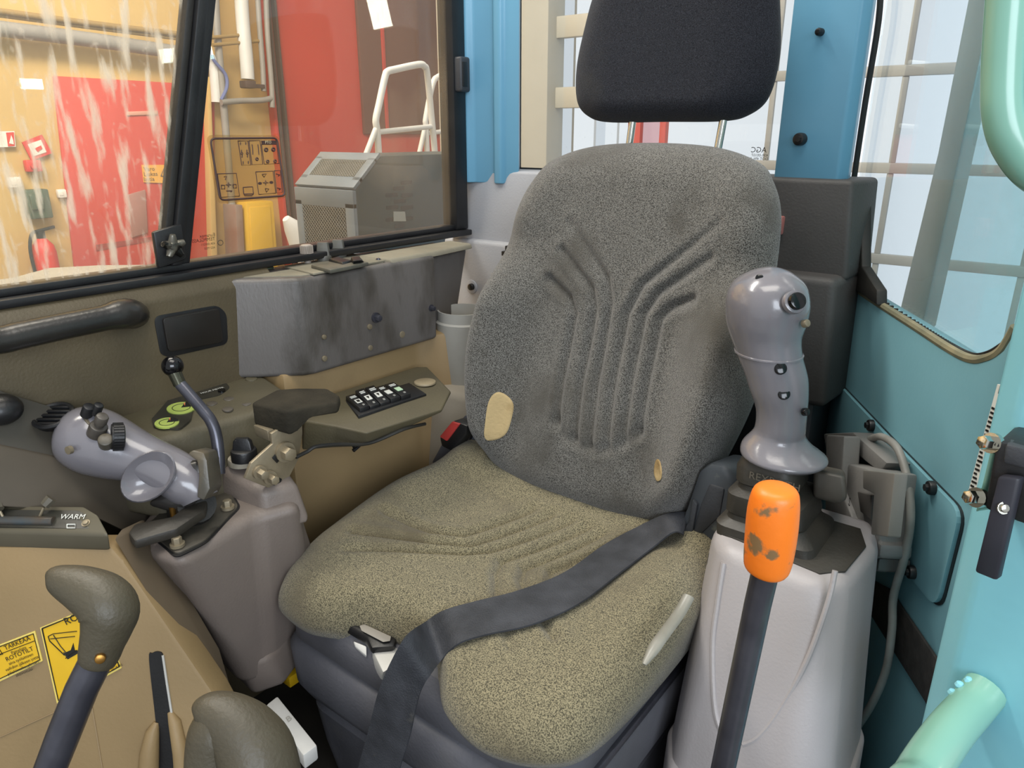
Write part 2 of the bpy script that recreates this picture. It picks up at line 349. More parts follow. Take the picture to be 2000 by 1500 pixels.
for (x, y, r) in ((1563, 272, .012), (1602, 62, .007)):
    q = P(x, y, Y=1.515); obj('plug', MB().cyl(q + V((0, .012, 0)), (-.2, -1, 0), r, .018, 16, .004).cyl(q + V((0, -.004, 0)), (-.2, -1, 0), r * .45, .006, 6), black_m, tr)
rw = struct(bpy.data.objects.new('wall_rear', None), 'grey moulded plastic shelf and lining behind the seat'); col.objects.link(rw); rw.location = (-.83, 1.55, .6); WL['wall_rear'] = V(rw.location)
obj('shelf_panel', MB().hull([V((-1.31, 1.5, 1.112)), V((-1.025, 1.5, 1.112)), V((-1.025, 1.63, 1.112)), V((-1.31, 1.63, 1.112))], [V((-1.345, 1.475, .93)), V((-1.02, 1.475, .93)), V((-1.02, 1.63, .93)), V((-1.345, 1.63, .93))], .008, 3), shelf_m, rw)
obj('shelf_panel', MB().hull([V((-1.02, 1.503, 1.11)), V((-.70, 1.503, 1.11)), V((-.70, 1.63, 1.11)), V((-1.02, 1.63, 1.11))], [V((-1.015, 1.48, .93)), V((-.7, 1.48, .93)), V((-.7, 1.63, .93)), V((-1.015, 1.63, .93))], .008, 3), mat('shelf_bluegrey', '#7e8290', '#70747f', .5, 6), rw)
obj('lower_lining', MB().box((-1.36, 1.455, .55), (-.7, 1.64, .938), .012, 3), shelf_m, rw)
k = obj('fixing_plug', MB().cyl(P(922, 560, Y=1.456) + V((0, .004, 0)), (0, -1, 0), .019, .008, 24, .003), shelf_m, rw)
obj('plug_core', MB().cyl(P(922, 560, Y=1.448), (0, -1, 0), .009, .01, 16, .003), black_m, k)
obj('side_cover', MB().hull([V((-.72, 1.5, 1.118)), V((-.355, 1.5, 1.118)), V((-.34, 1.64, 1.118)), V((-.72, 1.64, 1.118))], [V((-.72, 1.49, .93)), V((-.338, 1.49, .93)), V((-.33, 1.64, .93)), V((-.72, 1.64, .93))], .01, 3), shelfd_m, rw)
obj('side_cover', MB().hull([V((-.72, 1.44, .942)), V((-.345, 1.44, .942)), V((-.33, 1.64, .942)), V((-.72, 1.64, .942))], [V((-.72, 1.45, .68)), V((-.335, 1.45, .68)), V((-.32, 1.64, .68)), V((-.72, 1.64, .68))], .016, 3), shelfd_m, rw)
obj('back_lining', MB().box((-1.1, 1.5, 0), (-.40, 1.64, .68), .004), black_m, rw)
obj('side_post', MB().box((-.40, 1.47, 0), (-.36, 1.64, .69), .008), dark_m, rw)
q = P(1521, 440, Y=1.49); tag(obj('plastic_clip', MB().obox(q, (.009, 0, 0), (0, .012, 0), (0, 0, .018), .003).cyl(q + V((.0, -.012, 0)), (0, -1, 0), .004, .004, 10), pink_m), 'faded red plastic clip on the dark trim beside the backrest', 'clip')
q = P(990, 495, Y=1.45); tag(obj('cable_clip', MB().obox(q, (.012, 0, 0), (0, .008, 0), (0, 0, .006), .002).obox(q + V((.004, 0, .012)), (.006, 0, 0), (0, .006, 0), (0, 0, .008), .002), black_m), 'small black cable clip on the grey lining beside the backrest', 'clip')
rwin = struct(bpy.data.objects.new('window_2', None), 'rear window behind the headrest'); col.objects.link(rwin); rwin.location = (-.83, 1.6, 1.1); WL['window_2'] = V(rwin.location)
obj('glass_pane', MB().box((-1.24, 1.60, 1.08), (-.49, 1.604, 2.0)), glass_rear, rwin)
obj('gasket', MB().box((-1.215, 1.592, 1.1), (-1.206, 1.6, 2.0), .001).box((-1.215, 1.592, 1.108), (-.5, 1.6, 1.116), .001), rub_m, rwin)
q = P(1497, 298, Y=1.598); text('glass_mark', 'AGC', q, (-1, 0, 0), (0, 0, 1), .016, ink, rwin)
for i, t in enumerate(('43R-00107', 'DOT 496 AS2')): text('glass_mark', t, P(1500, 306 + i * 7, Y=1.598), (-1, 0, 0), (0, 0, 1), .008, ink, rwin)
# --- right wall: angled steel wall
WP, WD = V((-.327, 1.566, .9)), V((.527, -.85, 0)).normalized(); WN = V((WD.y, -WD.x, 0)).normalized()   # faces the seat
def W(x, y, off=0): return P(x, y, pl=(WP + WN * off, WN))
top = [(1640, 556), (1665, 560), (1695, 580), (1790, 640), (1860, 685), (1900, 703), (1930, 700), (1958, 684), (1985, 640), (2010, 540), (2060, 420)]
pts = [W(*q) for q in top]; e = pts[-1]; s0 = pts[0]
poly = pts + [V((e.x, e.y, 0)), V((s0.x, s0.y, 0))]
rwall = struct(obj('wall_right', MB().prism(poly, -WN * .035, .004), teal_m), 'teal painted steel side wall below the curved window')
cv = roundpoly([W(1636, 742, .0), W(1760, 872), W(1886, 1000), W(1838, 1190), W(1690, 1010), W(1600, 900)], [.005, .001, .03, .03, .005, .005])
k = obj('cover_plate', MB().prism([p + WN * .008 for p in cv], -WN * .008, .002), teal_m, rwall)
k2 = obj('plate_seal', MB().prism([WN * .002 + (p - sum(cv, V()) / len(cv)) * 1.02 + sum(cv, V()) / len(cv) for p in cv], -WN * .004), black_m, rwall)
for x, y in ((1705, 831), (1824, 953), (1785, 1118)):
    q = W(x, y, .008); obj('plug', MB().cyl(q, WN, .011, .01, 16, .003).cyl(q + WN * .01, WN, .006, .004, 6), black_m, k)
q = [W(1688, 1125, .006), W(1735, 1150, .006), W(1830, 1290, .006), W(1815, 1385, .006), W(1690, 1185, .006)]
part(obj('grip_tape', MB().prism(q, -WN * .005, .001), mat('grip_tape', '#3f3b38', '#2c2a28', .8, 60, 3, .3, .7, .4, 200), rwall), 'dark scuffed tape strip')
obj('sill_lip', MB().tube(cr([W(x, y - 1, -.004) for x, y in top[:9]], 4), .007, 8), mat('dirty_lip', '#8c8468', '#6c6c58', .6, 30), rwall)
q = [W(1948, 750, .002), W(1962, 756, .002), W(1900, 985, .002), W(1886, 978, .002)]
k = part(obj('data_label', MB().prism(q, -WN * .002), paper_w, rwall), 'narrow white data label with KI lettering')
dn = (q[3] - q[0]).normalized(); ac = (q[1] - q[0]).normalized()
text('lettering', 'KI', W(1949, 768, .003), ac, -dn, .018, ink, k)
for i in range(22):
    t = .18 + i * .037; a = q[0].lerp(q[3], t) + WN * .0006; c_ = q[1].lerp(q[2], t) + WN * .0006
    a, c_ = a.lerp(c_, .15), a.lerp(c_, .55 + .35 * ((i * 7) % 5) / 5); obj('print_line', MB().prism([a, c_, c_ + dn * .003, a + dn * .003], WN * .0004), ink, k)
sw = struct(bpy.data.objects.new('window_3', None), 'curved side window between rear pillar and door post'); col.objects.link(sw); sw.location = WP; WL['window_3'] = V(sw.location)
a, c_ = W(1640, 600, -.02), W(2080, 600, -.02)
obj('glass_pane', MB().prism([V((a.x, a.y, .78)), V((c_.x, c_.y, .78)), V((c_.x, c_.y, 2.0)), V((a.x, a.y, 2.0))], -WN * .004), glass_right, sw)
b = MB().tube(cr([W(x, y, -.006) for x, y in ((1721, -60), (1716, 40), (1690, 200), (1668, 348), (1668, 360), (1669, 480), (1667, 530), (1676, 556), (1690, 572))], 5), .006, 8)
obj('edge_seal', b, rub_m, sw)
# saw-tooth seal along the sill
sp = cr([W(x, y - 6, -.008) for x, y in ((1690, 575), (1790, 640), (1860, 684), (1900, 702), (1930, 699), (1958, 683))], 14)
b = MB()
for i in range(len(sp) - 1): b.obox(sp[i], WD * .0022, ZV * .005, WN * .003)
obj('toothed_seal', b, rub_m, sw); 
obj('seal_base', MB().prism([W(1664, 352, .01), W(1682, 352, .01), W(1682, 520, .01), W(1712, 566, .01), W(1712, 596, .01), W(1660, 560, .01)], -WN * .02, .003), rub_m, sw)
# open cab door seen through that glass
dr = struct(bpy.data.objects.new('door_1', None), 'cab door folded back outside the side window, tinted glass'); col.objects.link(dr); dr.location = P(1850, 600, Y=1.9); WL['door_1'] = V(dr.location)
DPL = (P(1850, 300, Y=1.75), WN); Dp = lambda x, y: P(x, y, pl=DPL)
obj('door_frame', MB().prism([Dp(1905, -80), Dp(1955, -80), Dp(1800, 640), Dp(1755, 610), Dp(1830, 300)], -WN * .03, .006), mat('door_frame_paint', '#a3b3aa', '#8a9c94', .4, 6), dr)
obj('door_glass', MB().prism([Dp(1955, -80), Dp(2300, -80), Dp(2300, 760), Dp(1790, 760), Dp(1800, 640)], -WN * .004), glass_door, dr)
# --- door post and its fittings
ps_ = [(-.036, .865), (-.016, .838), (.10, .80), (.16, .86), (.16, .95), (-.005, .97)]
dp = struct(obj('trim_4', MB().hull([V((x, y, 2.0)) for x, y in ps_], [V((x, y, 0)) for x, y in ps_], .006), teal3_m), 'pale teal door post at the cab entrance')
pts = cr([V((.06, .83, 1.72)), V((-.02, .76, 1.70)), P(1985, -220, Y=.72), P(1975, -120, Y=.72), P(1966, 0, Y=.72), P(1958, 120, Y=.72), P(1958, 220, Y=.72), P(1980, 290, Y=.725), P(2030, 345, Y=.74), P(2110, 370, Y=.78)], 8)
tag(obj('grab_rail', MB().tube(pts, .0145, 16), tube_m), 'bent teal grab rail at the top of the door post', 'rail')
r0 = P(1893, 1385, Y=.80); pts = cr([r0 + V((.01, .03, .01)), r0, P(1850, 1435, Y=.74), P(1795, 1520, Y=.66), P(1740, 1640, Y=.58), V((-.03, .56, .25)), V((0, .66, .12)), V((.03, .82, .1))], 6)
k = thing('entry_rail', 'pale green entry grab tube welded to the door post below the latch', 'rail', P(1795, 1520, Y=.66))
obj('tube', MB().tube(pts, .022, 18), tube_m, k); 
b = MB()
for i in range(14):
    a = 2 * math.pi * i / 14; b.sphere(r0 + V((.0, .012, .0)) + CB(1, 0, 0) * .024 * math.cos(a) + CB(.2, 1, .1) * .024 * math.sin(a), .005, 8)
obj('weld_bead', b, teal3_m, k)
lk = thing('door_latch', 'black door latch with rubber flap on teal bracket plate', 'latch', P(1960, 1000, Y=.79))
q = P(1950, 980, Y=.80)
obj('bracket_plate', MB().prism([P(1940, 855, Y=.80), P(1948, 860, Y=.80), P(1915, 995, Y=.80), P(1905, 1000, Y=.80)], (.03, .04, 0), .001), tube_m, lk)
obj('latch_body', MB().prism([P(1945, 862, Y=.78), P(2060, 880, Y=.78), P(2060, 1050, Y=.78), P(1985, 1020, Y=.78), P(1920, 995, Y=.78)], (.01, .06, 0), .005), black_m, lk)
obj('latch_bar', MB().prism([P(1965, 868, Y=.775), P(2040, 885, Y=.775), P(2035, 925, Y=.775), P(1958, 905, Y=.775)], (.0, .02, 0), .003), dark_m, lk)
obj('rubber_flap', MB().prism([P(1948, 930, Y=.765), P(1992, 935, Y=.765), P(1946, 1136, Y=.765), P(1902, 1118, Y=.765)], (.004, .012, 0), .003), mat('flap_rubber', '#202029', '#2b2b33', .5, 20), lk)
bolt('rivet', P(1959, 992, Y=.765), CB(0, 0, -1), .006, chrome_m, lk)
for x, y in ((1936, 866), (1907, 972)): bolt('bolt', P(x + 6, y, Y=.79), CB(-.9, .1, -.4), .010, chrome_m, lk, True, .014)
# ================================================================= THE SEAT
SX = -.70
seat = thing('operator_seat', 'worn grey fabric suspension seat with headrest and black lap belt', 'seat', (SX, .9, 0))
def segdist(pts, lines):
    """distance of each 2-D point to the nearest of several polylines, faded near their ends"""
    out = np.full(len(pts), 9.)
    for l in lines:
        l = np.array(l)
        for a, b_ in zip(l[:-1], l[1:]):
            d = b_ - a; t = np.clip(((pts - a) @ d) / (d @ d), 0, 1); out = np.minimum(out, np.linalg.norm(pts - (a + t[:, None] * d), axis=1))
    return out
def sm(x, a, b_): t = np.clip((x - a) / (b_ - a), 0, 1); return t * t * (3 - 2 * t)
def puffed(outline, centre, front, back, nr=96, cutback=True):
    """closed cushion: outline = 2-D loop, front/back(pts, r) -> 3-D arrays"""
    o = np.array(outline); n = len(o); rs = 1 - (1 - np.linspace(0, 1, nr + 1)[1:]) ** 1.35
    P2 = [np.array([centre])] + [np.array(centre) + (o - np.array(centre)) * r for r in rs]; R = np.concatenate([[0]] + [np.full(n, r) for r in rs]); pts = np.concatenate(P2)
    A = front(pts, R); fs = [(0, 1 + i, 1 + (i + 1) % n) for i in range(n)]
    for k in range(nr - 1):
        a = 1 + k * n; fs += [(a + i, a + n + i, a + n + (i + 1) % n, a + (i + 1) % n) for i in range(n)]
    rim = 1 + (nr - 1) * n
    sub = [0.97, .9, .8, .5]; vs_ = [tuple(v) for v in A]; prev = [rim + i for i in range(n)]
    for r in sub:
        p2 = np.array(centre) + (o - np.array(centre)) * r; B = back(p2, np.full(n, r)); st = len(vs_); vs_ += [tuple(v) for v in B]; cur = [st + i for i in range(n)]
        fs += [(prev[i], cur[i], cur[(i + 1) % n], prev[(i + 1) % n]) for i in range(n)]; prev = cur
    fs.append(tuple(prev)); m_ = MB(); m_._add([V(v) for v in vs_], fs); return m_
# backrest plane: Y = 1.14 + (z-.53)*.34
KB = .34
def back_pt(x, y, f=.05):
    n = V((0, 1, -KB)); return P(x, y, pl=((0, 1.14 - f, .53), n))
half = [(.0, .495), (.12, .497), (.20, .512), (.235, .545), (.268, .62), (.296, .72), (.305, .787), (.302, .857), (.292, .952), (.278, 1.06), (.250, 1.12), (.215, 1.152), (.13, 1.176), (0, 1.183)]
full = [(x, z) for x, z in half] + [(-x, z) for x, z in half[-2:0:-1]]
ol = [(p.x, p.y) for p in cr([(x, z, 0) for x, z in full], 12, True)]
def polar(outline, c):
    o_ = np.array(outline) - np.array(c); an = np.arctan2(o_[:, 1], o_[:, 0]); rr = np.linalg.norm(o_, axis=1)
    def f(p): v = np.array(p) - np.array(c); i = int(np.argmin(np.abs(np.angle(np.exp(1j * (an - math.atan2(v[1], v[0]))))))); return np.linalg.norm(v) / rr[i]
    return f
rb_ = polar(ol, (0, .82))
def base_f(x, z, r):
    e = np.sqrt(np.clip(1 - np.clip((r - .80) / .2, 0, 1) ** 2, 0, 1))
    bol = .085 * sm(np.abs(x), .13, .27) * (1 - sm(z, .86, 1.0)) * sm(z, .5, .62) + .018 * sm(np.abs(x), .12, .25) * sm(z, .95, 1.05)
    lum = .02 * np.exp(-((z - .64) / .12) ** 2) * (1 - sm(np.abs(x), .05, .2))
    return (.055 + bol + lum) * e
def back_hit(x, y):
    f = .06
    for _ in range(10):
        q = back_pt(x, y, f); f = .5 * f + .5 * float(base_f(q.x - SX, q.z, min(rb_((q.x - SX, q.z)), .97)))
    return back_pt(x, y, f)
def gl(lst, ox, oy, sc): # groove lines given on the zoomed photo
    return [[(lambda q: (q.x - SX, q.z))(back_hit(ox + x / sc, oy + y / sc)) for x, y in l] for l in lst]
G = gl([[(405, 1160), (425, 1000), (475, 740), (455, 675), (380, 600)], [(475, 1225), (500, 1000), (553, 720), (540, 640), (430, 490)], [(533, 1250), (560, 1000), (612, 700), (600, 600), (460, 380)],
        [(597, 1255), (625, 1000), (675, 740), (735, 625), (1035, 385)], [(660, 1235), (690, 1000), (742, 740), (800, 655), (1000, 520)], [(722, 1200), (755, 1000), (805, 755), (850, 712), (935, 680)]], 880, 240, 1.974)
GU = gl([[(400, 1150), (440, 1215), (520, 1265), (600, 1275), (670, 1250), (725, 1195)]], 880, 240, 1.974)
def fb(p, r):
    x, z = p[:, 0], p[:, 1]
    d = segdist(p, G); fade = 1 - .75 * sm(z, .9, 1.06); g = .011 * np.exp(-(d / .0075) ** 2) * fade; rib = .003 * np.exp(-((d - .017) / .009) ** 2) * fade
    du = segdist(p, GU); g = g + .006 * np.exp(-(du / .012) ** 2)
    f = base_f(x, z, r) - g + rib
    return np.stack([x + SX, 1.14 + (z - .53) * KB - f, z], 1)
def bb(p, r):
    x, z = p[:, 0], p[:, 1]; t = .05 * (1 - np.clip((r - .8) / .2, 0, 1) ** 2)
    return np.stack([x + SX, 1.14 + (z - .53) * KB + t + .01, z], 1)
bk = obj('backrest', puffed(ol, (0, .82), fb, bb), fab_back, seat, 80)
def patch(pxs, name, lab):
    o2 = [back_hit(x, y) for x, y in pxs]; cc = sum(o2, V()) / len(o2); lp = cr(o2, 5, True); rings = []
    for k_, off in ((1.0, -.006), (.99, .0022), (.9, .003), (.6, .002), (.3, .001)):
        rg = []
        for q in lp:
            p = cc + (q - cc) * k_; f = float(base_f(p.x - SX, p.z, min(rb_((p.x - SX, p.z)), .985))); rg.append(V((p.x, 1.14 + (p.z - .53) * KB - f - off, p.z)))
        rings.append(rg)
    return part(obj(name, MB().loft(rings), foam, bk, 80), lab)
patch([(955, 785), (948, 830), (950, 858), (972, 858), (990, 845), (1000, 815), (1003, 790), (990, 772), (970, 766)], 'foam_tear', 'yellow foam showing through a torn hole')
patch([(1282, 898), (1278, 920), (1283, 938), (1292, 935), (1293, 918), (1289, 900)], 'foam_tear', 'small yellow foam tear')
# seat cushion (top surface over an X-Y outline)
cpts = [(-1.035, .70), (-1.045, .86), (-1.035, 1.06), (-.98, 1.17), (-.70, 1.19), (-.43, 1.17), (-.372, 1.06), (-.36, .88), (-.372, .68), (-.41, .61), (-.49, .577), (-.575, .592), (-.625, .63), (-.66, .655), (-.74, .652), (-.80, .64), (-.845, .612), (-.91, .588), (-.985, .605)]
co = [(p.x, p.y) for p in cr([(x, y, 0) for x, y in cpts], 16, True)]
def cl(lst): return [[(lambda q: (q.x, q.y))(P(500 + x / 2.222, 850 + y / 2.222, Z=.505)) for x, y in l] for l in lst]
CG = cl([[(1200, 305), (900, 412), (760, 405), (560, 350)], [(1285, 330), (930, 455), (760, 450), (420, 420)], [(1370, 355), (1010, 482), (900, 495), (390, 488)],
         [(1440, 385), (1065, 525), (1040, 580), (1045, 680), (1100, 900)], [(1500, 415), (1165, 555), (1150, 610), (1180, 690), (1290, 870)], [(1600, 450), (1280, 570), (1275, 640), (1340, 730)]])
def fc(p, r):
    x, y = p[:, 0], p[:, 1]; e = np.clip((r - .80) / .2, 0, 1); drop = .062 * (1 - np.sqrt(np.clip(1 - e ** 2, 0, 1)))
    bol = .032 * sm(np.abs(x - SX), .17, .30) * sm(y, .7, .95) + .010 * sm(y, .72, .60) - .012 * np.exp(-((y - .95) / .16) ** 2) * (1 - sm(np.abs(x - SX), .05, .25))
    back = .03 * sm(y, 1.02, 1.14)
    front = -.030 * (1 - sm(y, .58, .74))
    d = segdist(p, CG); fade = sm(y, .60, .80); g = .010 * np.exp(-(d / .008) ** 2) * fade; rib = .003 * np.exp(-((d - .018) / .009) ** 2) * fade
    z = .505 + bol + back + front - drop - g + rib; return np.stack([x, y, z], 1)
def bc(p, r): return np.stack([p[:, 0], p[:, 1], np.full(len(p), .405) + (1 - r) * -.02], 1)
cu = obj('seat_cushion', puffed(co, (SX, .9), fc, bc), fab_seat, seat, 80)
# headrest
hh = [(0, 1.222), (.12, 1.222), (.17, 1.232), (.203, 1.262), (.212, 1.33), (.200, 1.41), (.182, 1.475), (.15, 1.51), (0, 1.52)]
hf = hh + [(-x, z) for x, z in hh[-2:0:-1]]; ho = [(p.x, p.y) for p in cr([(x, z, 0) for x, z in hf], 12, True)]
HY = 1.40; HXC = -.70
def fh(p, r):
    x, z = p[:, 0], p[:, 1]; e = np.sqrt(np.clip(1 - np.clip((r - .70) / .3, 0, 1) ** 2, 0, 1)); f = (.058 - .012 * sm(np.abs(x), .1, .2)) * e
    return np.stack([x + HXC, HY + (z - 1.22) * .12 - f, z], 1)
def bh(p, r): return np.stack([p[:, 0] + HXC, HY + (p[:, 1] - 1.22) * .12 + .05 * (1 - r ** 4), p[:, 1]], 1)
hr = obj('headrest', puffed(ho, (0, 1.37), fh, bh, 40), fab_head, seat, 80)
for x0, x1 in ((1228, 1240), (1402, 1418)):
    a, c_ = P(x0, 292, Y=1.39), P(x1, 205, Y=1.395); d = (c_ - a).normalized()
    obj('headrest_post', MB().tube([a - d * .05, c_ + d * .05], .0075, 16), chrome_m, hr)
    obj('post_sleeve', MB().cyl(c_ - d * .004, d, .012, .02, 16, .003), black_m, hr)
# belt, buckle, hinges
belt_c = [(1345, 1000, 1335, 1045), (1300, 1005, 1315, 1040), (1245, 1030, 1275, 1070), (1180, 1065, 1210, 1120), (1100, 1120, 1130, 1180), (1010, 1155, 1040, 1220), (930, 1175, 950, 1240), (870, 1192, 895, 1258), (835, 1212, 860, 1292)]
Lp, Rp = [], []
def seat_z(q):
    o_ = np.array(co); v = np.array([q.x - SX, q.y - .9]); angs = np.arctan2(o_[:, 1] - .9, o_[:, 0] - SX); i = int(np.argmin(np.abs(np.angle(np.exp(1j * (angs - math.atan2(v[1], v[0])))))))
    r = np.linalg.norm(v) / np.linalg.norm(o_[i] - np.array([SX, .9])); return fc(np.array([[q.x, q.y]]), np.array([min(r, 1)]))[0][2]
def on_seat(x, y, lift=.006):
    z = .5
    for _ in range(14): z = .5 * z + .5 * (max(seat_z(P(x, y, Z=z)), .455) + lift)
    return P(x, y, Z=z)
for i, (a, b1, c_, d1) in enumerate(belt_c):
    if i == 0: Lp.append(P(a, b1, Y=1.10)); Rp.append(P(c_, d1, Y=1.06))
    elif i == 1: Lp.append(on_seat(a, b1, .03)); Rp.append(on_seat(c_, d1, .03))
    elif i < 8: Lp.append(on_seat(a, b1, .007)); Rp.append(on_seat(c_, d1, .007))
    else: Lp.append(on_seat(a, b1, .012)); Rp.append(on_seat(c_, d1, .012))
for (a, b1, c_, d1, yy) in ((795, 1240, 840, 1318, .585), (765, 1290, 822, 1350, .57), (740, 1350, 812, 1385, .56), (722, 1420, 800, 1440, .555), (700, 1500, 780, 1505, .55), (680, 1580, 762, 1585, .545)):
    Lp.append(P(a, b1, Y=yy)); Rp.append(P(c_, d1, Y=yy + .01))
for zz, yy in ((.2, .50), (.08, .48), (.012, .44), (.006, .36)):
    Lp.append(V((Lp[-1].x, yy, zz))); Rp.append(V((Rp[-1].x, yy, zz + .001)))
Ls, Rs = cr(Lp, 6), cr(Rp, 6)
part(obj('lap_belt', MB().ribbon(Ls, Rs, .003), webbing, seat, 60), 'black lap belt webbing lying across the cushion')
# buckle side (operator right) hinge cover
def slab(pxs, kw, vec, bev, which=None): return MB().prism([P(x, y, **kw) for x, y in pxs], vec, bev, 2, which)
hc = obj('recliner_cover', slab([(840, 905), (862, 865), (905, 812), (938, 797), (960, 800), (965, 905), (930, 930), (870, 925)], dict(Y=1.13), (.0, .05, 0), .008), mat('cover_grey', '#5a5d66', '#4d5058', .4, 12), seat)
obj('cover_slot', MB().tube([P(x, y, Y=1.128) for x, y in ((937, 842), (925, 845), (905, 885), (908, 900), (918, 893), (938, 850), (937, 842))], .0025, 6), black_m, hc)
bu = obj('belt_buckle', slab([(858, 855), (885, 822), (912, 832), (910, 850), (882, 882), (862, 872)], dict(Y=1.09), (.004, .03, 0), .004), black_m, seat)
part(obj('release_button', slab([(858, 853), (882, 824), (897, 829), (872, 862)], dict(Y=1.086), (0, .01, 0), .002), red_m, bu), 'red buckle release button')
# belt retractor side
rc = obj('retractor_cover', slab([(1310, 1075), (1335, 1000), (1362, 920), (1385, 903), (1415, 912), (1438, 945), (1430, 1000), (1400, 1070), (1360, 1110), (1325, 1095)], dict(Y=1.08), (.02, .07, 0), .014), mat('cover_slate', '#41464b', '#363a3f', .45, 12, c3='#6a6d64', s3=30, lo3=.66, hi3=.75), seat)
obj('cover_panel', slab([(1385, 945), (1415, 955), (1405, 1010), (1368, 1045), (1352, 1040), (1368, 985)], dict(Y=1.076), (.0, .02, 0), .005), dark_m, rc)
obj('belt_guide', slab([(1310, 1070), (1318, 1030), (1330, 1040), (1345, 1020), (1352, 975), (1362, 985), (1352, 1040), (1325, 1085)], dict(Y=1.074), (.0, .01, 0), .003), dark_m, rc)
# pan, suspension cover
def rsec(z, hx, y0, y1, r=.06): return rrect((SX, (y0 + y1) / 2, z), (1, 0, 0), (0, 1, 0), hx, (y1 - y0) / 2, r, 7)
b = MB().loft([rsec(.425, .295, .635, 1.18), rsec(.405, .305, .62, 1.19), rsec(.352, .305, .618, 1.19), rsec(.342, .297, .628, 1.18)])
obj('seat_pan', b, susp_m, seat, 50)
b = MB().loft([rsec(.345, .285, .64, 1.18), rsec(.338, .308, .618, 1.2), rsec(.325, .315, .61, 1.2), rsec(.25, .312, .614, 1.2), rsec(.225, .300, .625, 1.2), rsec(.212, .282, .645, 1.2), rsec(.2, .28, .645, 1.2), rsec(.19, .292, .635, 1.2), rsec(.10, .285, .645, 1.2), rsec(.0, .27, .66, 1.2)])
obj('suspension_cover', b, susp_m, seat, 50)
obj('slide_rail', MB().box((-.405, .70, .335), (-.388, 1.14, .352), .004), steel_m, seat)
# adjuster handle in the front notch
hd = obj('adjuster_handle', MB().hull([P(658, 1205, Z=.437), P(690, 1203, Z=.437), P(775, 1245, Z=.437), P(770, 1262, Z=.437), P(725, 1265, Z=.437), P(715, 1240, Z=.437)], [P(655, 1225, Z=.42), P(690, 1235, Z=.42), P(775, 1262, Z=.42), P(770, 1275, Z=.42), P(728, 1280, Z=.42), P(712, 1260, Z=.42)], .005), black_m, seat)
obj('grip_insert', MB().hull([P(x, y, Z=.441) for x, y in ((702, 1222), (712, 1219), (764, 1243), (762, 1252), (748, 1254), (706, 1232))], [P(x, y, Z=.43) for x, y in ((702, 1222), (712, 1219), (764, 1243), (762, 1252), (748, 1254), (706, 1232))], .001), mat('insert_grey', '#87827a', rough=.6), hd)
obj('handle_block', MB().hull([P(726, 1268, Z=.425), P(775, 1262, Z=.425), P(800, 1275, Z=.425), P(748, 1315, Z=.425)], [P(726, 1300, Z=.38), P(760, 1310, Z=.38), P(790, 1320, Z=.38), P(745, 1330, Z=.38)], .004), whitep, hd)
obj('handle_block', MB().hull([P(690, 1252, Z=.418), P(716, 1262, Z=.418), P(716, 1282, Z=.41), P(694, 1264, Z=.41)], [P(690, 1258, Z=.40), P(716, 1268, Z=.40), P(716, 1287, Z=.395), P(694, 1270, Z=.395)], .002), whitep, hd)
obj('side_lever', MB().tube(cr([P(1345, 1165, X=-.352), P(1325, 1200, X=-.352), P(1285, 1255, X=-.352), P(1258, 1298, X=-.352)], 5), [.009] * 12 + [.008, .006, .005, .003], 12, True, .55), mat('lever_grey', '#8f8d84', '#7b796f', .35, 20), seat)
# ================================================================= SIDE CONSOLES (window side)
box = thing('side_console', 'grey brown plastic side console box under the side window with knob panel', 'console', (-1.2, 1.1, .74))
bp_ = [(-1.272, .735), (-1.262, .757), (-1.174, .842), (-1.166, .866), (-1.160, 1.215), (-1.33, 1.215), (-1.33, .735)]
b = MB().hull([V((x, y, .937)) for x, y in bp_], [V((x + (.006 if x > -1.3 else 0), y - .008, .742)) for x, y in bp_], .010, 4)
obj('body', b, box_m, box)
b = MB().hull([V((x, y, .934)) for x, y in ((-1.19, 1.20), (-1.20, 1.375), (-1.33, 1.385), (-1.33, 1.20))], [V((x, y, .76)) for x, y in ((-1.185, 1.20), (-1.22, 1.35), (-1.33, 1.35), (-1.33, 1.20))], .012, 3)
obj('rear_body', b, box_m, box)
obj('dusty_top', MB().prism([(-1.262, .785, .939), (-1.185, .865, .939), (-1.177, 1.07, .939), (-1.262, 1.07, .939)], (0, 0, -.004), .001), dust_m, box)
lid = obj('lid', MB().hull([V((-1.262, 1.075, .944)), V((-1.172, 1.085, .944)), V((-1.172, 1.22, .944)), V((-1.186, 1.37, .944)), V((-1.262, 1.375, .944))], [V((-1.262, 1.075, .932)), V((-1.165, 1.085, .932)), V((-1.165, 1.225, .932)), V((-1.18, 1.37, .932)), V((-1.262, 1.375, .932))], .004), dust_m, box)
kp = obj('knob_panel', MB().prism([P(555, 520, Z=.942), P(612, 534, Z=.942), P(752, 508, Z=.942), P(690, 495, Z=.942)], (0, 0, -.004), .001), dust_m, box)
def knob(x, y, kind):
    q = P(x, y, Z=.942)
    if kind == 'ribbed':
        b = MB().cyl(q, ZV, .0075, .014, 14).cyl(q + ZV * .013, ZV, .0135, .006, 24, .001)
        b.cyl(q + ZV * .018, ZV, .0125, .02, 24, .002, .011)
        for i in range(18):
            a = 2 * math.pi * i / 18; b.obox(q + V((.0122 * math.cos(a), .0122 * math.sin(a), .028)), (.0012, 0, 0), (0, .0012, 0), (0, 0, .008))
        obj('ribbed_knob', b, mat('knob_taupe', '#a59b90', '#8b8177', .5, 30), box)
    else:
        b = MB().cyl(q, ZV, .0165, .011, 24, .002); r_ = lambda z, sx, sy: rrect(q + ZV * z, RV, FH, sx, sy, .003, 3)
        b.loft([r_(.009, .0145, .009), r_(.018, .0135, .008), r_(.036, .0115, .0065), r_(.038, .0105, .0055)]); obj('rotary_knob', b, mat('knob_dark', '#45443f', '#5a5850', .5, 40), box)
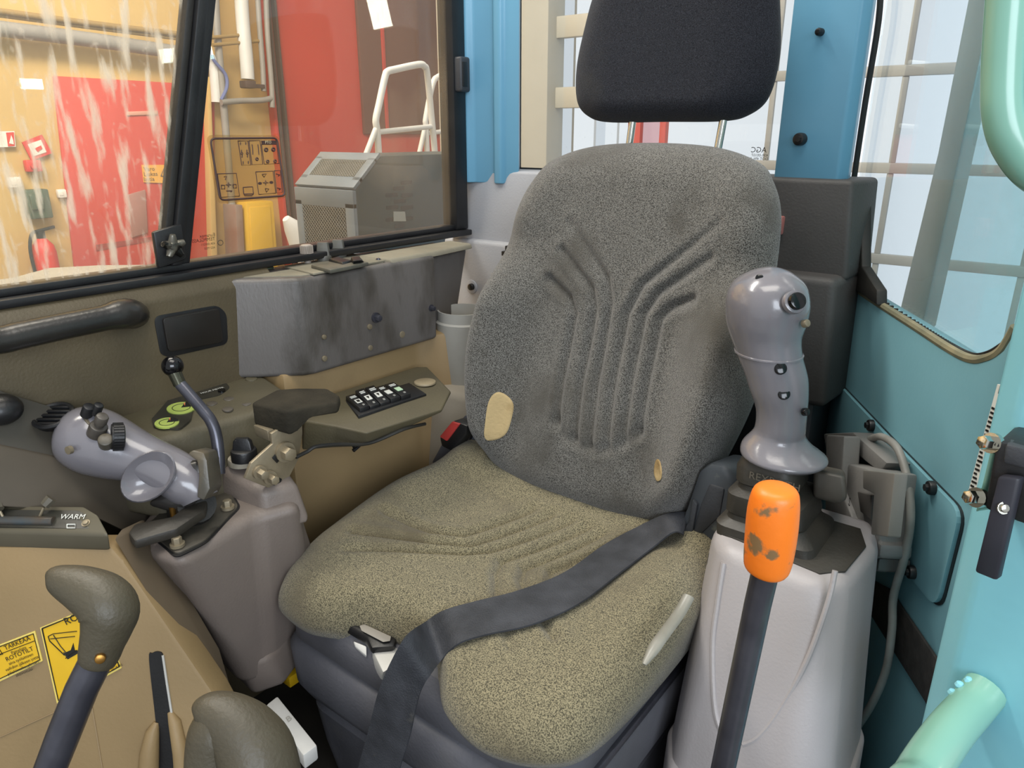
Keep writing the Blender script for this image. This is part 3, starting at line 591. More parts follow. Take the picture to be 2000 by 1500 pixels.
knob(601, 513, 'ribbed'); knob(633, 508, 'x'); knob(662, 502, 'x')
sb = obj('switch_base', MB().prism([P(607, 517, Z=.949), P(645, 527, Z=.949), P(720, 512, Z=.949), P(678, 502, Z=.949)], (0, 0, -.008), .002), mat('switch_grey', '#4b4a42', '#605e52', .5, 30), box)
obj('rocker', MB().hull([P(643, 505, Z=.955), P(668, 512, Z=.953), P(685, 508, Z=.953), P(660, 501, Z=.955)], [P(641, 511, Z=.948), P(670, 518, Z=.948), P(688, 513, Z=.948), P(660, 505, Z=.948)], .001), black_m, sb)
obj('rocker', MB().hull([P(686, 502, Z=.958), P(702, 500, Z=.958), P(706, 508, Z=.956), P(690, 510, Z=.956)], [P(684, 511, Z=.948), P(702, 507, Z=.948), P(712, 512, Z=.948), P(690, 516, Z=.948)], .001), black_m, sb)
for x, y in ((562, 515), (739, 508)): bolt('screw', P(x, y, Z=.941), ZV, .0065, steel_m, box)
obj('round_cap', MB().cyl(P(519, 524, Z=.938), ZV, .016, .003, 24, .001), mat('cap_green', '#5c7058', '#4b5b48', .5, 30), box)
nb = V((1, -.02, 0))
for x, y, r in ((733, 620, .011), (840, 601, .008)): bolt('bolt', P(x, y, X=-1.160), nb, r, steel_m, box, True, .012)
for x, y, r in ((721, 638, .006), (784, 653, .008), (722, 679, .006), (632, 658, .005), (633, 700, .006)):
    obj('washer', MB().cyl(P(x, y, X=-1.160), nb, r, .004, 16, .001), zinc_m, box)
# switch console
sc_ = thing('switch_console', 'olive grey angled console with five black rocker switches', 'console', (-1.05, .95, .55))
tz = .69
tp_ = [P(585, 792, Z=tz), P(650, 768, Z=tz), P(812, 716, Z=tz), P(835, 716, Z=tz), P(880, 764, Z=tz - .004), P(864, 800, Z=tz - .012), P(716, 846, Z=tz - .012), P(655, 832, Z=tz - .01), P(596, 822, Z=tz - .008)]
bt_ = [P(585, 792, Z=tz) + V((0, 0, -.06)), P(650, 768, Z=tz) + V((0, 0, -.06)), P(812, 716, Z=tz) + V((0, 0, -.06)), P(835, 716, Z=tz) + V((0, 0, -.05)), P(882, 768, Z=tz - .012), P(862, 806, Z=tz - .02), P(715, 872, Z=tz - .048), P(650, 875, Z=tz - .06), P(590, 880, Z=tz - .07)]
obj('body', MB().hull(tp_, bt_, .007, 3), cons_m, sc_)
sq = lambda x, y, z=tz - .003: P(x, y, Z=z)
obj('switch_bezel', MB().prism([sq(668, 776), sq(787, 739), sq(833, 769), sq(700, 812)], (0, 0, -.012), .0015), black_m, sc_)
a0, a1, b0, b1_ = V((672, 778, 0)), V((786, 743, 0)), V((703, 806, 0)), V((826, 769, 0))
for i in range(5):
    t0, t1 = .02 + i * .165, .02 + i * .165 + .155; cs = []
    for (t, s2) in ((t0, .03), (t1, .03), (t1, .92), (t0, .92)):
        q = a0.lerp(a1, t).lerp(b0.lerp(b1_, t), s2); cs.append(sq(q.x, q.y, tz))
    hi_ = [.011, .011, .003, .003] if i in (1, 2) else [.005, .005, .006, .006]
    A_ = [c + V((0, 0, h_)) for c, h_ in zip(cs, hi_)]
    r_ = obj('rocker_switch', MB().hull(A_, [c + V((0, 0, -.006)) for c in cs], .0015), black_m, sc_)
    quad = lambda u0, u1, v0, v1: [A_[0].lerp(A_[1], u).lerp(A_[3].lerp(A_[2], u), v) + V((0, 0, .0012)) for u, v in ((u0, v0), (u1, v0), (u1, v1), (u0, v1))]
    obj('symbol_tile', MB().prism(quad(.25, .8, .44, .68), (0, 0, -.001)), paper_w if i != 4 else mat('tile_green', '#b9d6b4', rough=.5), r_)
    if i < 3:
        c4 = quad(.36, .66, .5, .64); obj('symbol', MB().prism([q + V((0, 0, .0004)) for q in (c4 if i == 0 else [c4[0], c4[1], (c4[2] + c4[3]) / 2])], (0, 0, -.0003)), ink, r_)
    for v_ in (.16, .24): obj('print_line', MB().prism(quad(.2, .8 - .1 * (i % 2), v_, v_ + .03), (0, 0, -.001)), paper_w, r_)
    obj('lamp_dot', MB().prism(quad(.5, .7, .82, .9), (0, 0, -.001)), mat('dot_grey', '#8b8b86', rough=.5), r_)
obj('blanking_cap', MB().cyl(sq(830, 748), ZV, .024, .004, 28, .002), mat('cap_tan', '#8f8268', '#7c7059', .5, 30), sc_)
obj('wall_hook', MB().tube([P(690, 872, X=-1.05), P(712, 862, X=-1.05), P(690, 880, X=-1.05)], .004, 8), black_m, sc_)
# gauge console
gc = thing('gauge_console', 'olive grey instrument console with green dials beneath the grab handle', 'console', (-1.2, .65, .6))
gt = [P(182, 800, Z=.742), P(205, 785, Z=.745), P(455, 713, Z=.748), P(490, 716, Z=.747), P(562, 762, Z=.738), P(555, 790, Z=.725), P(490, 808, Z=.722), P(300, 862, Z=.722), P(225, 850, Z=.725)]
gb = [q + V((0, 0, -.1)) if i in (0, 1, 2, 3) else q + V((.03, -.02, -.13)) for i, q in enumerate(gt)]
obj('body', MB().hull(gt, gb, .012, 4), cons_m, gc)
obj('rear_lip', MB().tube(cr([P(180, 806, Z=.742), P(200, 786, Z=.748), P(330, 747, Z=.75), P(458, 710, Z=.752), P(492, 714, Z=.75)], 6), .006, 8), cons_m, gc)
NG = (gt[2] - gt[0]).cross(gt[7] - gt[0]).normalized(); NG = NG if NG.z > 0 else -NG
GP = (gt[7] + NG * .0035, NG); g_ = lambda x, y, o_=0: P(x, y, pl=(GP[0] + NG * o_, NG))
gwin = roundpoly([g_(296, 818), g_(340, 768), g_(400, 748), g_(440, 746), g_(450, 757), g_(430, 772), g_(385, 780), g_(372, 820), g_(350, 838), g_(300, 832)], [.004, .02, .02, .01, .01, .01, .01, .01, .01, .004])
gw = obj('gauge_window', MB().prism(gwin, NG * -.004, 0), mat('gauge_black', '#3c3a33', '#2a2924', .15, 20), gc)
def dial(x, y, r):
    q = g_(x, y, .0008); u_ = (gt[2] - gt[1]).normalized(); v_ = NG.cross(u_); R_ = U(r, q)
    d = obj('dial', MB().cyl(q - NG * .002, NG, R_, .003, 32), green_m, gw)
    obj('dial_ring', MB().tube([q + NG * .0012 + (u_ * math.cos(2 * math.pi * i / 28) + v_ * math.sin(2 * math.pi * i / 28)) * R_ * .62 for i in range(29)], .0006, 5), ink, d)
    obj('dial_sector', MB().prism([q + NG * .0016] + [q + NG * .0016 + (u_ * math.cos(a) + v_ * math.sin(a)) * R_ * .98 for a in [-.5 + .17 * k for k in range(8)]], NG * -.0006), black_m, d)
    obj('needle', MB().prism([q + NG * .0024 + u_ * R_ * .3, q + NG * .0024 + u_ * R_ * .5 + v_ * R_ * .5, q + NG * .0024 + u_ * R_ * .62 + v_ * R_ * .45], NG * -.0005), mat('needle', '#d47b52', rough=.5), d)
dial(354, 797, 26); dial(326, 826, 22)
text('lettering', 'HOUR METER', g_(393, 770, .0005), g_(430, 760) - g_(393, 770), NG.cross(g_(430, 760) - g_(393, 770)), .0075, paper_w, gw)
obj('meter_pin', MB().cyl(g_(433, 764), NG, .007, .003, 16), blackgloss, gw)
for x, y in ((447, 781), (481, 790), (445, 801), (414, 790)): obj('warning_lamp', MB().cyl(g_(x, y, -.002), NG, .0095, .003, 18, .001), mat('lamp_dull', '#5e584f', '#4a443c', .4, 30), gc)
for x, y in ((288, 776), (491, 742)): obj('rivet', MB().cyl(g_(x, y, -.001), NG, .0115, .004, 20, .002), cons_m, gc)
# ---- dash bar with air vents
da = thing('dash_bar', 'dark grey dashboard bar with two round air vents', 'dashboard', P(120, 950, Z=.6))
dt = [P(-120, 720, X=-1.25), P(0, 757, X=-1.25), P(135, 800, X=-1.245), P(250, 845, X=-1.235), P(262, 872, X=-1.22), P(130, 893, X=-1.205), P(0, 862, X=-1.215), P(-120, 832, X=-1.22)]
db = [q + (V((0, 0, -.15)) if i < 4 else V((.01, -.005, -.04))) for i, q in enumerate(dt)]
obj('body', MB().hull(dt, db, .008, 3), mat('dash_grey', '#4c473e', '#3e3a32', .5, 8), da)
def vent(x, y, rx):
    nv = CB(.1, .75, -.6); q = P(x, y, X=-1.225); u_ = RV; v_ = nv.cross(u_).normalized(); R_ = U(rx, q)
    rg = obj('vent_ring', MB().tube([q + nv * .004 + (u_ * math.cos(2 * math.pi * i / 32) + v_ * math.sin(2 * math.pi * i / 32)) * R_ for i in range(33)], .004, 8), black_m, da)
    obj('vent_well', MB().cyl(q - nv * .006, nv, R_ * .98, .007, 28), blackgloss, rg)
    for i in range(-2, 3): obj('vent_slat', MB().obox(q + v_ * R_ * .36 * i + nv * .002, u_ * R_ * math.sqrt(max(.05, 1 - (.36 * i) ** 2)) * .92, v_ * .0025, nv * .004, .001), black_m, rg)
vent(105, 815, 34)
q = P(2, 800, X=-1.225); b = MB().sphere(q, U(38, q), 24, (1, 1, .8)); obj('ball_vent', b, black_m, da)
obj('lower_face', MB().prism([P(-120, 845, X=-1.212), P(0, 870, X=-1.21), P(130, 898, X=-1.20), P(285, 930, X=-1.2), P(285, 1060, X=-1.15), P(160, 1000, X=-1.15), P(0, 990, X=-1.175), P(-120, 985, X=-1.19)], (-.05, .06, -.02), .003), mat('dash_brown', '#5b5245', '#4d453a', .6, 7), da)
# ---- heater control panel
hp = thing('heater_panel', 'dark heater control panel with two slider levers above the beige panel', 'panel', P(100, 1070, Z=.56))
ht = [P(-150, 984, Z=.672), P(165, 988, Z=.672), P(190, 1003, Z=.672), P(213, 1045, Z=.652), P(-200, 1031, Z=.652)]
hb_ = [P(-150, 984, Z=.672) - ZV * .06, P(165, 988, Z=.672) - ZV * .06, P(190, 1003, Z=.672) - ZV * .06, P(218, 1075, Z=.622), P(-215, 1068, Z=.62)]
obj('body', MB().hull(ht, hb_, .005, 3), mat('heater_olive', '#605a49', '#524c3e', .5, 8), hp)
NH = (ht[1] - ht[0]).cross(ht[4] - ht[0]).normalized(); NH = NH if NH.z > 0 else -NH
h_ = lambda x, y, o_=.006: P(x, y, pl=(ht[0] + NH * o_, NH))
fp = obj('face_plate', MB().prism(roundpoly([h_(-120, 995), h_(155, 997), h_(180, 1015), h_(184, 1033), h_(-120, 1026)], [0, .008, .01, .006, 0]), NH * -.003), mat('plate_dark', '#2b2a26', '#353329', .35, 20), hp)
obj('slider_track', MB().tube([h_(-100, 1015), h_(105, 1018)], .007, 10), mat('track_steel', '#4a565c', '#5e5347', .25, 40, metal=.4), hp)
for x, y, dx, dy in ((10, 1018, -6, -24), (78, 1008, 28, -20)):
    a = h_(x, y); k_ = obj('slider_stem', MB().tube([a, a + NH * .01 + (h_(x + dx * .5, y + dy * .5) - a)], .002, 8), zinc_m, hp)
    e_ = a + NH * .012 + (h_(x + dx * .6, y + dy * .6) - a); obj('slider_knob', MB().tube([e_, e_ + NH * .004 + (h_(x + dx * 1.3, y + dy * 1.3) - h_(x + dx * .6, y + dy * .6)) * .8], [.007, .0085], 8), mat('knob_olive', '#5f594b', '#4c473c', .5, 20), k_)
text('lettering', 'WARM', h_(116, 1014, .0068), h_(160, 1014) - h_(116, 1014), NH.cross(h_(160, 1014) - h_(116, 1014)), .012, paper_w, fp)
obj('symbol', MB().tube([h_(x, y, .0068) for x, y in ((131, 1024), (147, 1024), (147, 1031), (131, 1031), (131, 1024))], .0009, 5), paper_w, fp)
bolt('screw', h_(168, 1022), NH, .006, zinc_m, hp)
# ---- beige front panel
fpz = [P(-140, 1070, Z=.622), P(218, 1076, Z=.622)]
NF = (-FH * .97 - ZV * -.1).normalized(); FP0 = fpz[1] + FH * .004
NF = V((-FH.x, -FH.y, .22)).normalized()
f_ = lambda x, y, o_=0: P(x, y, pl=(FP0 + NF * o_, NF))
dF = -ZV - FH * .22
fd = lambda q: q + dF * q.z
bp2 = [f_(-215, 1068), f_(216, 1068), f_(240, 1095), f_(420, 1360), f_(560, 1620), fd(f_(560, 1620)), fd(f_(-215, 1068))]
bpn = thing('front_panel', 'beige front console panel with yellow warning stickers and lever slot', 'panel', f_(150, 1600))
obj('panel', MB().prism(bp2, -NF * .03 + FH * .02, .006), beige_m, bpn)
obj('side_return', MB().prism([f_(222, 1052, -.004), f_(268, 1030, -.05), f_(420, 1290, -.05), f_(452, 1400, -.02), f_(410, 1360, -.004)], (-.02, .02, 0), .003), mat('beige_return', '#5e5140', '#4d4335', .6, 6), bpn)
s_l = cr([f_(x, y, .002) for x, y in ((291, 1290), (297, 1276), (310, 1273), (319, 1283), (325, 1330), (333, 1390), (345, 1500), (350, 1580), (318, 1580), (305, 1420))], 4, True)
obj('lever_slot', MB().prism(s_l, -NF * .004), black_m, bpn)
obj('slot_rim', MB().tube([f_(x, y, .002) for x, y in ((318, 1280), (326, 1335), (335, 1392))], .0018, 6), whitep, bpn)
obj('lever_boss', MB().tube([f_(306, 1410, .0), f_(298, 1430, .004), f_(292, 1470, .006), f_(288, 1560, .006)], [.004, .010, .014, .016], 12), beige_m, bpn)
obj('lever_boss', MB().tube([f_(332, 1390, .0), f_(341, 1410, .004), f_(352, 1470, .006), f_(360, 1560, .006)], [.004, .009, .011, .012], 12), beige_m, bpn)
obj('seam', MB().tube([f_(0, 1440, .0005), f_(120, 1385, .0005), f_(175, 1365, .0005)], .0012, 5).tube([f_(178, 1370, .0005), f_(190, 1440, .0005), f_(200, 1500, .0005)], .0012, 5), mat('seam', '#927c5c', rough=.6), bpn)
# stickers
st = part(obj('warning_sticker', MB().prism([f_(78, 1226, .0018), f_(190, 1180, .0018), f_(237, 1305, .0018), f_(111, 1374, .0018)], -NF * .0015), yel2_m, bpn), 'large yellow warning sticker with digger drawing')
obj('sticker_field', MB().prism([f_(82, 1228, .0024), f_(188, 1185, .0024), f_(233, 1302, .0024), f_(114, 1368, .0024)], -NF * .0008), yel_m, st)
edge = [f_(82, 1228, .003), f_(188, 1185, .003), f_(233, 1302, .003), f_(114, 1368, .003), f_(82, 1228, .003)]
obj('border', MB().tube(edge, .0011, 4), ink, st)
ux = f_(170, 1200) - f_(130, 1217); uy = NF.cross(ux)
text('lettering', 'ROTOTILT', f_(129, 1221, .003), ux, uy, .016, ink, st)
ln = MB()
for seg in ([(94, 1243), (104, 1238), (150, 1233)], [(98, 1248), (146, 1243)], [(94, 1243), (97, 1252), (126, 1280)], [(104, 1240), (118, 1262), (130, 1276)], [(124, 1274), (132, 1284), (140, 1282)], [(128, 1286), (140, 1276), (150, 1270)]): ln.tube([f_(x, y, .003) for x, y in seg], .0007, 4)
obj('digger_drawing', ln, ink, st)
obj('spark_mark', MB().prism([f_(124, 1276, .003), f_(138, 1270, .003), f_(143, 1256, .003), f_(146, 1270, .003), f_(160, 1272, .003), f_(146, 1280, .003), f_(132, 1288, .003)], -NF * .0006), ink, st)
text('lettering', 'PN. NR. 10118 882', f_(196, 1318, .003), ux, uy, .0048, ink, st)
obj('drawing', MB().tube([f_(x, y, .003) for x, y in ((190, 1306), (215, 1292), (216, 1300), (192, 1314), (190, 1306))], .0006, 4), ink, st)
s2 = part(obj('warning_sticker', MB().prism([f_(-60, 1282, .0018), f_(68, 1232, .0018), f_(83, 1291, .0018), f_(-60, 1360, .0018)], -NF * .0015), yel2_m, bpn), 'small yellow sticker headed TÄRKEÄÄ')
obj('sticker_field', MB().prism([f_(-58, 1286, .0024), f_(64, 1238, .0024), f_(79, 1289, .0024), f_(-58, 1354, .0024)], -NF * .0008), yel_m, s2)
obj('border', MB().tube([f_(-58, 1285, .003), f_(65, 1238, .003), f_(78, 1289, .003), f_(-58, 1353, .003)], .0008, 4).tube([f_(-58, 1300, .003), f_(67, 1252, .003)], .0006, 4), ink, s2)
ux2 = f_(60, 1250) - f_(10, 1271); uy2 = NF.cross(ux2)
text('lettering', 'TÄRKEÄÄ', f_(11, 1270, .003), ux2, uy2, .0098, ink, s2)
for i, t in enumerate(('Painelista', 'ROTOTILT', 'aina työlaitteen', 'vaihdon jälkeen jotta', 'pikakiinnikesylinteri', 'aktivoituisi')):
    text('lettering', t, f_(38 + i * 2.2, 1272 + i * 8.6, .003), ux2, uy2, .0066 if i != 1 else .0095, ink, s2, 'CENTER')
obj('warning_triangle', MB().tube([f_(x, y, .003) for x, y in ((-4, 1280), (5, 1278), (-1, 1268), (-4, 1280))], .0008, 4), ink, s2)
# ---- grab handle and ashtray on the wall trim
gh = tag(obj('grab_bar', MB().tube(cr([P(-60, 668, X=-1.2), P(0, 664, X=-1.2), P(40, 655, X=-1.2), P(120, 638, X=-1.2), P(200, 622, X=-1.2), P(235, 614, X=-1.205), P(250, 612, X=-1.225), P(256, 614, X=-1.262)], 6), [.0235] * 25 + [.024, .025, .026, .027, .028, .028] + [.029] * 12, 18, True, .85), mat('handle_black', '#1d1c1b', '#2a2825', .3, 10, 3, .3, .7, .15, 200)), 'long black plastic grab handle on the brown side trim', 'handle')
ah = thing('ashtray', 'black flip ashtray set into the brown side trim', 'ashtray', P(375, 690, X=-1.26))
out = roundpoly([P(300, 618, X=-1.254), P(425, 596, X=-1.254), P(443, 612, X=-1.254), P(446, 672, X=-1.254), P(330, 698, X=-1.254), P(314, 692, X=-1.254)], .014)
obj('frame', MB().prism(out, (-.02, 0, 0), .003), black_m, ah)
obj('flap', MB().prism(roundpoly([P(318, 622, X=-1.249), P(428, 602, X=-1.249), P(437, 668, X=-1.249), P(330, 688, X=-1.249)], .008), (-.01, 0, 0), .003), mat('flap_black', '#1c1917', '#26221e', .35, 10), ah)
# ---- canister in the corner
q = P(905, 604, Y=1.30); cn = thing('paper_bin', 'off white open plastic tube bin beside the backrest', 'bin', q - ZV * .2)
b = MB(); n_ = 36
prof = [(.060, -.2), (.068, -.05), (.069, -.028), (.064, -.024), (.064, 0), (.060, .0), (.059, -.05)]
b.loft([[q + V((r * math.cos(2 * math.pi * k / n_), r * math.sin(2 * math.pi * k / n_), z)) for k in range(n_)] for r, z in prof]); obj('body', b, mat('bin_white', '#a5a39c', '#928f86', .5, 8), cn)
# ================================================================= ARMREST POD (window side) WITH JOYSTICK
pod = thing('joystick_pod', 'grey plastic joystick pod beside the seat cushion with bolted top plate', 'console', (-1.1, .6, .25))
zt = .60
pt = [P(x, y, Z=zt) for x, y in ((252, 1038), (300, 1086), (352, 1094), (500, 1002), (590, 988), (560, 940), (480, 915), (425, 908), (325, 955))]
pb = [V((-1.13, .57, .30)), V((-1.075, .535, .285)), V((-1.005, .53, .28)), V((-.99, .58, .275)), V((-1.045, .70, .28)), V((-1.06, .78, .3)), V((-1.12, .78, .3)), V((-1.17, .72, .3)), V((-1.19, .64, .3))]
obj('body', MB().hull(pt, pb, .020, 5), pod_m, pod, 45)
ph = [P(432, 917, Z=.645), P(446, 897, Z=.655), P(512, 886, Z=.655), P(556, 912, Z=.648), P(585, 945, Z=.625), P(510, 962, Z=.628)]
obj('rear_hump', MB().hull(ph, [q - ZV * .07 + (q - sum(ph, V()) / 6) * .25 for q in ph], .014, 5), pod_m, pod, 45)
sk = [q + (q - V((-1.09, .65, q.z))) * .03 for q in pb]
obj('skirt', MB().hull([q + ZV * .05 for q in sk], [q - ZV * .03 + V((0, .02, 0)) for q in sk], .012, 3), pod_m, pod, 45)
pq = lambda x, y, o_=.004: P(x, y, Z=zt + o_)
plate = obj('top_plate', MB().prism(roundpoly([pq(282, 1030), pq(345, 1082), pq(400, 1055), pq(466, 988), pq(440, 945), pq(405, 930), pq(340, 975)], .012), (0, 0, -.008), .001), mat('plate_dirty', '#4b463d', '#2e2b25', .5, 22, c3='#6d675a', s3=9), pod)
obj('plate_gap', MB().prism([q + (q - pq(375, 1005)) * .05 + V((0, 0, -.003)) for q in roundpoly([pq(282, 1030), pq(345, 1082), pq(400, 1055), pq(466, 988), pq(440, 945), pq(405, 930), pq(340, 975)], .012)], (0, 0, -.002)), black_m, pod)
for x, y in ((347, 1066), (445, 993), (405, 945)): bolt('bolt', pq(x, y, .005), ZV, .011, zinc_m, pod, True, .012)
for x, y in ((343, 1030), (383, 1018)):
    q = pq(x, y, .005); obj('brass_stud', MB().cyl(q, ZV, .012, .006, 16).cyl(q + ZV * .006, ZV, .0095, .006, 16).cyl(q + ZV * .012, ZV, .005, .025, 12), brass_m, pod)
pk = obj('rotary_switch', MB().cyl(P(476, 904, Z=.652), ZV, .026, .012, 28, .003), mat('switch_collar', '#b6ae9c', '#6d675a', .5, 30), pod)
q = P(478, 897, Z=.664); obj('switch_knob', MB().cyl(q, ZV, .022, .02, 24, .004).loft([rrect(q + ZV * z_, RV, FH, a, c, .003, 3) for z_, a, c in ((.015, .018, .008), (.035, .015, .006), (.04, .011, .004))]), black_m, pk)
# joystick (window side)
jl = thing('joystick', 'glossy grey joystick tilted over the window side pod with thumb buttons and wheel', 'joystick', P(370, 1000, Z=.61))
def pix_rings(spec, n=28, base=None, depth=None, flat=1.0):
    """rings across a centre line: (px, py, radius px, distance along the view)"""
    return [P(x, y, D=d) for x, y, r, d in spec], [U(r, P(x, y, D=d)) for x, y, r, d in spec]
D0 = (P(300, 920, X=-1.10) - CV).dot(FW)
sp_ = [(392, 975, 34, D0), (385, 962, 40, D0), (368, 945, 46, D0), (335, 922, 46, D0), (298, 903, 46, D0), (262, 890, 52, D0), (228, 878, 60, D0), (190, 864, 66, D0), (160, 852, 63, D0), (140, 843, 53, D0), (127, 838, 35, D0), (121, 836, 12, D0)]
c_, r_ = pix_rings(sp_); cs = cr(c_, 4); rr_ = [v.x for v in cr([(a, 0, 0) for a in r_], 4)]
gp = obj('grip', MB().tube(cs, rr_, 32, True), stick_m, jl, 60)
ax = (cs[-1] - cs[0]).normalized()
# palm flare
fc_ = P(300, 935, D=D0 - .02); nf = CB(.15, .25, -1); uu = nf.cross(ax).normalized()
b = MB(); q0 = P(312, 925, D=D0 - .005)
fl_ = []
for r, t, o_ in ((.04, .05, .004), (.34, .35, .006), (.7, .7, .013), (.95, 1., .024), (1.0, 1.02, .022), (.95, .98, .014), (.6, .6, -.004), (.1, .1, -.008)):
    fl_.append([fc_ + nf * o_ * 1.2 + (CB(.75, .62, 0) * math.cos(a) * U(60, fc_) + CB(.62, -.75, 0) * math.sin(a) * U(42, fc_)) * r for a in [2 * math.pi * k / 28 for k in range(28)]])
b.loft(fl_); obj('palm_flare', b, stick_m, jl, 60)
obj('collar', MB().hull([P(x, y, D=D0 - .02) for x, y in ((352, 905), (392, 895), (402, 930), (385, 985), (335, 1000), (285, 985), (320, 960))], [P(x, y, D=D0 + .05) for x, y in ((352, 905), (392, 895), (402, 930), (385, 985), (335, 1000), (285, 985), (320, 960))], .012, 3), mat('collar_dark', '#3a3735', '#2d2b29', .3, 12), jl)
obj('rear_flange', MB().prism([P(x, y, D=D0 - .035) for x, y in ((366, 886), (376, 879), (398, 884), (404, 900), (410, 955), (398, 978), (384, 972), (388, 930), (384, 900), (374, 893))], FW * .05, .003), stickd_m, jl)
obj('rubber_plate', MB().hull([P(250, 1040, Z=.635), P(262, 1022, Z=.638), P(335, 1008, Z=.64), P(392, 965, Z=.642), P(405, 940, Z=.645), P(412, 952, Z=.642), P(400, 995, Z=.638), P(345, 1032, Z=.635), P(262, 1056, Z=.632)], [q_ - ZV * .016 for q_ in [P(250, 1040, Z=.635), P(262, 1022, Z=.638), P(335, 1008, Z=.64), P(392, 965, Z=.642), P(405, 940, Z=.645), P(412, 952, Z=.642), P(400, 995, Z=.638), P(345, 1032, Z=.635), P(262, 1056, Z=.632)]], .004), boot_m, jl)
obj('stem', MB().tube([P(385, 985, D=D0), P(370, 1000, Z=.605)], [.03, .035], 16), rub_m, jl)
nb_ = CB(.52, .72, -.45); ub = CB(.83, -.5, 0); ub = (ub - nb_ * ub.dot(nb_)).normalized()
fz = P(206, 826, D=D0 - .03); 
obj('button_panel', MB().prism([fz + ub * U(a, fz) + nb_.cross(ub) * U(c, fz) - nb_ * .004 for a, c in [(46 * math.cos(t), 24 * math.sin(t)) for t in [2 * math.pi * k / 24 for k in range(24)]]], -nb_ * .02, .002), stickd_m, jl)
for x, y, r in ((172, 800, 11), (191, 797, 9)): q = P(x, y, D=D0 - .04); obj('push_button', MB().cyl(q - nb_ * .012, nb_, U(r, q), .02, 18, .003), black_m, jl)
q = P(192, 835, D=D0 - .05); obj('hat_switch', MB().cyl(q - nb_ * .015, nb_, U(17, q), .02, 18, .003).cyl(q, nb_, U(9, q), .016, 14).cyl(q + nb_ * .012, nb_, U(12, q), .014, 14, .004), mat('hat_brown', '#565049', '#3a3631', .35, 30), jl)
q = P(212, 857, D=D0 - .05); obj('round_button', MB().cyl(q - nb_ * .012, CB(.35, .5, -.8), U(14, q), .018, 20, .003), stickd_m, jl)
q = P(229, 853, D=D0 - .045); wa = CB(.75, .0, .5); b = MB().cyl(q - wa * .008, wa, U(25, q), .018, 28, .003)
wu = wa.cross(CB(0, 1, 0)).normalized(); wv = wa.cross(wu)
for i in range(28):
    a = 2 * math.pi * i / 28; b.obox(q + wa * .001 + (wu * math.cos(a) + wv * math.sin(a)) * U(25, q), wa * .007, (wu * math.cos(a) + wv * math.sin(a)) * .0022, (wv * math.cos(a) - wu * math.sin(a)) * .0018)
obj('thumb_wheel', b, black_m, jl)
q = P(139, 878, D=D0 - .062); obj('screw_recess', MB().cyl(q, CB(-.4, -.2, -1), U(8, q), .006, 16), zinc_m, jl)
# ---- armrest bracket and pad
ar = thing('armrest', 'worn dark foam armrest on slotted steel bracket beside the pod', 'armrest', P(530, 950, X=-1.0))
XA = -1.0; A_ = lambda x, y, dx=0: P(x, y, X=XA) + V((dx, 0, 0))
tpx = [(490, 786), (540, 760), (580, 757), (640, 757), (664, 768), (660, 782), (605, 793), (578, 800), (560, 803)]; low = [.042, .042, .03, .022, .02, .02, .024, .042, .045]
tp3 = [P(x, y, Z=.765) + V((0, 0, -.004 if i in (4, 5) else 0)) for i, (x, y) in enumerate(tpx)]
obj('pad', MB().hull(tp3, [q - ZV * l_ for q, l_ in zip(tp3, low)], .006, 3), mat('armrest_foam', '#29261f', '#3a352b', .9, 18, 5, .35, .7, .6, 160, spec=.2), ar)
br = obj('bracket', MB().prism([A_(x, y, -.01) for x, y in ((560, 836), (597, 812), (598, 850), (590, 900), (556, 966), (486, 938), (498, 908), (522, 886), (540, 870), (537, 850))], (-.007, 0, 0), .001), zinc_m, ar)
for sl in ([(542, 902), (556, 886)], [(540, 940), (552, 946)]):
    a, c = A_(*sl[0], -.0085), A_(*sl[1], -.0085); obj('slot', MB().tube([a, c], .008, 10, True, .2, (1, 0, 0)), black_m, br)
for x, y, r in ((561, 884, .018), (511, 924, .012), (531, 934, .012)): bolt('bolt', A_(x, y, -.009), (1, -.1, 0), r, zinc_m, ar, True, .018)
obj('cross_plate', MB().prism([A_(x, y, -.02) for x, y in ((535, 846), (590, 836), (592, 860), (540, 868))], (-.04, 0, 0), .002), zinc_m, ar)
tag(obj('control_cable', MB().tube(cr([P(578, 893, X=-.995), P(600, 882, X=-.995), P(618, 872, X=-.99), P(660, 868, X=-.985), P(720, 866, X=-.98), P(790, 838, X=-.96), P(830, 828, X=-.97)], 6), .0035, 8), rub_m), 'thin dark cable running from the armrest bracket under the switch console', 'cable')
# ---- ball lever
lv = thing('ball_lever', 'bent black steel lever with shiny black ball knob by the dials', 'lever', P(428, 912, X=-1.07))
Db = (P(420, 860, X=-1.07) - CV).dot(FW)
obj('rod', MB().tube(cr([P(x, y, D=Db) for x, y in ((428, 925), (427, 890), (422, 850), (412, 822), (395, 800), (365, 765), (350, 748))], 6), U(11.5, P(400, 800, D=Db)), 16), steel_m, lv, 60)
obj('ferrule', MB().tube([P(352, 752, D=Db), P(341, 728, D=Db)], [U(12, P(350, 745, D=Db)), U(13, P(350, 745, D=Db))], 18), mat('ferrule', '#4d4d40', rough=.2, metal=.7), lv)
q = P(337, 715, D=Db); obj('ball_knob', MB().sphere(q, U(20.5, q), 32), blackgloss, lv, 80)
